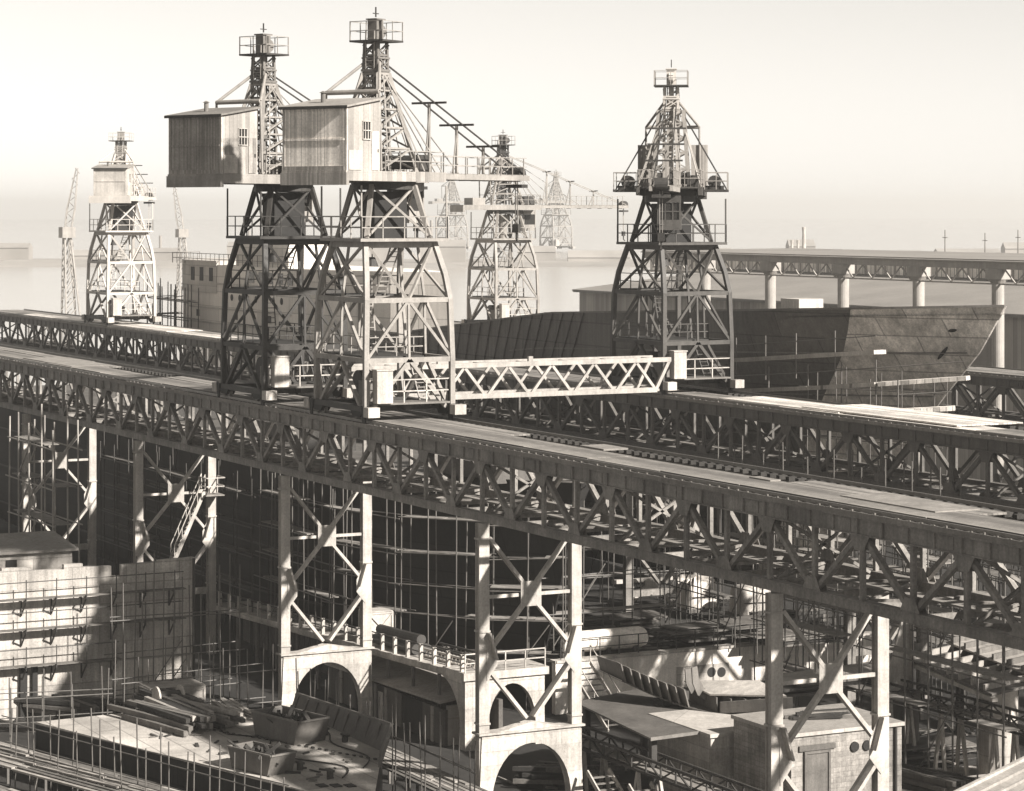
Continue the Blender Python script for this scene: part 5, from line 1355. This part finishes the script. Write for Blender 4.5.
# loose steel on the ground between the legs
rng = random.Random(17)
for k, (px, py, lb) in enumerate(((600, 770, 'dark scatter of steel bars on the ground right of the second arch'), (880, 770, 'scatter of steel offcuts on the ground at the foot of the grey trestle'), (960, 735, 'scatter of offcuts on the stepped slip'), (545, 785, 'scatter of bars inside the second arch'), (700, 600, 'scatter of bars on the quay in front of the white covered stack'), (640, 640, 'scatter of bars on the quay beside the white tank'), (760, 625, 'scatter of bars on the quay below the smooth white tank'))):
    zg = 3.9 if py < 650 else 1.0; p = at_z(px, py, zg + .2); mb = MB()
    root = thing('scrap_scatter', lb, 'scrap', (p.x, p.y, zg))
    for i in range(26 if py < 650 else 14):
        a = Vector((p.x + rng.uniform(-2.5, 2.5), p.y + rng.uniform(-2, 2), zg + .06 + rng.random() * .3)); t = rng.random() * 6.3; l = rng.uniform(.6, 2.4)
        obj('bar', MB().bar(a, a + Vector((math.cos(t) * l, math.sin(t) * l, rng.uniform(0, .25))), rng.uniform(.06, .2), rng.uniform(.04, .12)), rng.choice(('steel_dark', 'steel_grey', 'timber', 'plank')), root)

# litter on the bow deck: offcuts and two hoses
p = at_z(225, 752, 4.0)
root = thing('scrap_scatter', 'litter of small steel offcuts strewn over the bow section deck', 'scrap', (-117, 46, 4.0))
for i in range(46):
    a = Vector((-117 + rng.uniform(-8.5, 8.0), 46.2 + rng.uniform(-3.6, 3.8), 4.03)); t = rng.random() * 6.3; l = rng.uniform(.15, .9)
    if a.y < 40.2 + (a.x + 125.5) * .28 + 1.2: a.y += 2.2
    obj('offcut', MB().bar(a, a + Vector((math.cos(t) * l, math.sin(t) * l, rng.uniform(0, .05))), rng.uniform(.05, .2), rng.uniform(.04, .1)), rng.choice(('steel_dark', 'steel_black', 'plate_steel', 'timber')), root)
def hose(label, pts, r=.035):
    mb = MB(); P = []
    for k in range(len(pts) - 1):
        p0 = Vector(pts[max(0, k - 1)]); p1 = Vector(pts[k]); p2 = Vector(pts[k + 1]); p3 = Vector(pts[min(len(pts) - 1, k + 2)])
        for i in range(6):
            t = i / 6; P.append(.5 * ((2 * p1) + (p2 - p0) * t + (2 * p0 - 5 * p1 + 4 * p2 - p3) * t * t + (3 * p1 - p0 - 3 * p2 + p3) * t ** 3))
    for a, c in zip(P, P[1:]): mb.tube(a, c, r, 6)
    tag(obj('air_hose', mb, 'steel_black'), label, 'hose')
hose('dark air hose snaking across the bow deck towards the arch', [(-126, 47.5, 4.05), (-122, 46.2, 4.05), (-119.5, 47.6, 4.05), (-116, 46.4, 4.05), (-112, 48.4, 4.05), (-109.5, 47.2, 4.05)])
hose('second dark air hose lying along the bulwark of the bow deck', [(-124, 50.4, 4.05), (-120, 50.9, 4.05), (-117, 50.0, 4.05), (-113.5, 50.3, 4.05), (-111, 48.9, 4.05)])
# lumber and sheets dumped on the roofs and quay
timber_stack('timber_pile', 'loose boards thrown on the flat roof of the brick building', -103.6, 69.4, 5.935, 12, 3.0, 1.3, .16, .5, mats=('timber', 'plank', 'timber_black'), seed=41, layers=2, fan=.25)
timber_stack('timber_pile', 'dark baulks stacked on the quay behind the white tank', -139.5, 76.0, 3.9, 24, 4.5, 1.5, .3, .6, mats=('timber_black', 'timber', 'steel_dark'), seed=43, layers=4, fan=.1)
timber_stack('steel_bar_stack', 'stack of dark steel sections at the right end of the quay', -138.0, 90.0, 3.9, 24, 5.0, 1.45, .26, .6, mats=('steel_dark', 'steel_grey', 'plate_steel'), seed=44, layers=4, fan=.06, part='steel_section')
timber_stack('steel_bar_stack', 'dark steel sections piled on the ground under the lattice gangway at right', -105.5, 76.4, 1.0, 40, 5.5, .3, .3, .9, mats=('steel_dark', 'plate_steel', 'timber_black'), seed=45, layers=5, fan=.2, part='steel_section')
staging('low dark scaffold frames crowding the quay in front of the white covered stack', [(-141, 84.0), (-134.5, 84.0)], 3.9, 8.5, [5.2, 6.6], 1.3, m='tube_dark', plank_m='timber')
staging('dark crowded scaffold frames in the berth below the middle of the second runway', [(-134, 96), (-104, 92)], 1.0, 12.5, [4, 6.5, 9, 11.4], 1.9, m='tube_dark', plank_m='timber', depth=1.8)
staging('dark scaffold frames at the far side of the berth, right of the ship bow', [(-128, 108), (-104, 104)], 1.0, 14, [5, 8, 11, 13.2], 2.2, m='tube_dark', plank_m='timber', depth=2.0)

hull_plate_pile('bent plates and sheets dumped on the ground between the plate table and the quay wall', 660, 700, 1.0, 3.6, 1.6, 61, 7)
hull_plate_pile('rough sheets leaning in a low heap right of the brick building', 930, 760, 1.2, 2.6, 1.2, 62, 6)
timber_stack('timber_pile', 'dark jumble of beams on the ground left of the second arch', -115.5, 62.5, 1.0, 30, 4.0, .6, .28, 1.0, mats=('timber_black', 'timber', 'steel_dark'), seed=63, layers=4, fan=.6)
timber_stack('timber_pile', 'pale planks heaped on the ground below the end of the plate table', -110.5, 60.6, 1.0, 20, 3.4, .2, .2, .8, mats=('plank', 'timber_pale', 'timber'), seed=64, layers=3, fan=.4)

HAZE_DENSITY = 0.00023; SUN_EL = 32; SUN_AZ = 25; SKY = 0.055; SUN_E = 5; EXPO = 1.24

# ------------------------------------------------------------------ air: one closed box of even haze round camera and scene
hz = MB().box(-9900, 60, -5700, 9600, -0.5, 72)
m = bpy.data.materials.new('haze_air'); m.use_nodes = True
nt = m.node_tree; nt.nodes.clear()
out = nt.nodes.new('ShaderNodeOutputMaterial'); pv = nt.nodes.new('ShaderNodeVolumePrincipled')
pv.inputs['Color'].default_value = (1.0, 0.98, 0.945, 1); pv.inputs['Density'].default_value = HAZE_DENSITY; pv.inputs['Anisotropy'].default_value = 0.2
nt.links.new(pv.outputs[0], out.inputs['Volume'])
MATS['haze_air'] = m
tag(obj('haze', hz, 'haze_air'), kind='stuff')

# ------------------------------------------------------------------ daylight
SUN = Vector((math.cos(R(SUN_EL)) * math.cos(R(SUN_AZ)), math.cos(R(SUN_EL)) * math.sin(R(SUN_AZ)), math.sin(R(SUN_EL))))
w = bpy.data.worlds.new('World'); scene.world = w; w.use_nodes = True
nt = w.node_tree; bg = nt.nodes['Background']
sky = nt.nodes.new('ShaderNodeTexSky'); sky.sky_type = 'NISHITA'; sky.sun_disc = False
sky.sun_elevation = R(SUN_EL); sky.sun_rotation = math.atan2(SUN.x, SUN.y); sky.dust_density = 0.1; sky.air_density = 1.0; sky.ozone_density = 1.0
bw_ = nt.nodes.new('ShaderNodeSeparateColor'); vm = nt.nodes.new('ShaderNodeVectorMath'); vm.operation = 'SCALE'
vm.inputs[0].default_value = (1.02, 0.985, 0.925)
nt.links.new(sky.outputs[0], bw_.inputs[0]); nt.links.new(bw_.outputs[1], vm.inputs['Scale']); nt.links.new(vm.outputs[0], bg.inputs['Color'])
bg.inputs['Strength'].default_value = SKY
sl = bpy.data.lights.new('sun', 'SUN'); sl.energy = SUN_E; sl.angle = R(1.2); sl.color = (1.0, 0.955, 0.895)
so = bpy.data.objects.new('sun', sl); COL.objects.link(so); so.rotation_euler = SUN.to_track_quat('Z', 'Y').to_euler(); so.location = (0, 0, 200)

# ------------------------------------------------------------------ camera and view
cam = bpy.data.cameras.new('camera'); co = bpy.data.objects.new('camera', cam); COL.objects.link(co)
co.location = CAMP
co.rotation_euler = FW.to_track_quat('-Z', 'Y').to_euler()
cam.sensor_fit = 'HORIZONTAL'; cam.sensor_width = 36; cam.lens = 36 * F / 1024
cam.shift_y = -(395.5 - HY) / 1024; cam.clip_start = 0.5; cam.clip_end = 30000
scene.camera = co
scene.render.engine = 'CYCLES'
scene.cycles.volume_bounces = 0; scene.cycles.max_bounces = 4; scene.cycles.diffuse_bounces = 2; scene.cycles.glossy_bounces = 2
vs = scene.view_settings; vs.view_transform = 'Standard'; vs.look = 'None'; vs.exposure = EXPO; vs.gamma = 1.0; vs.use_curve_mapping = False
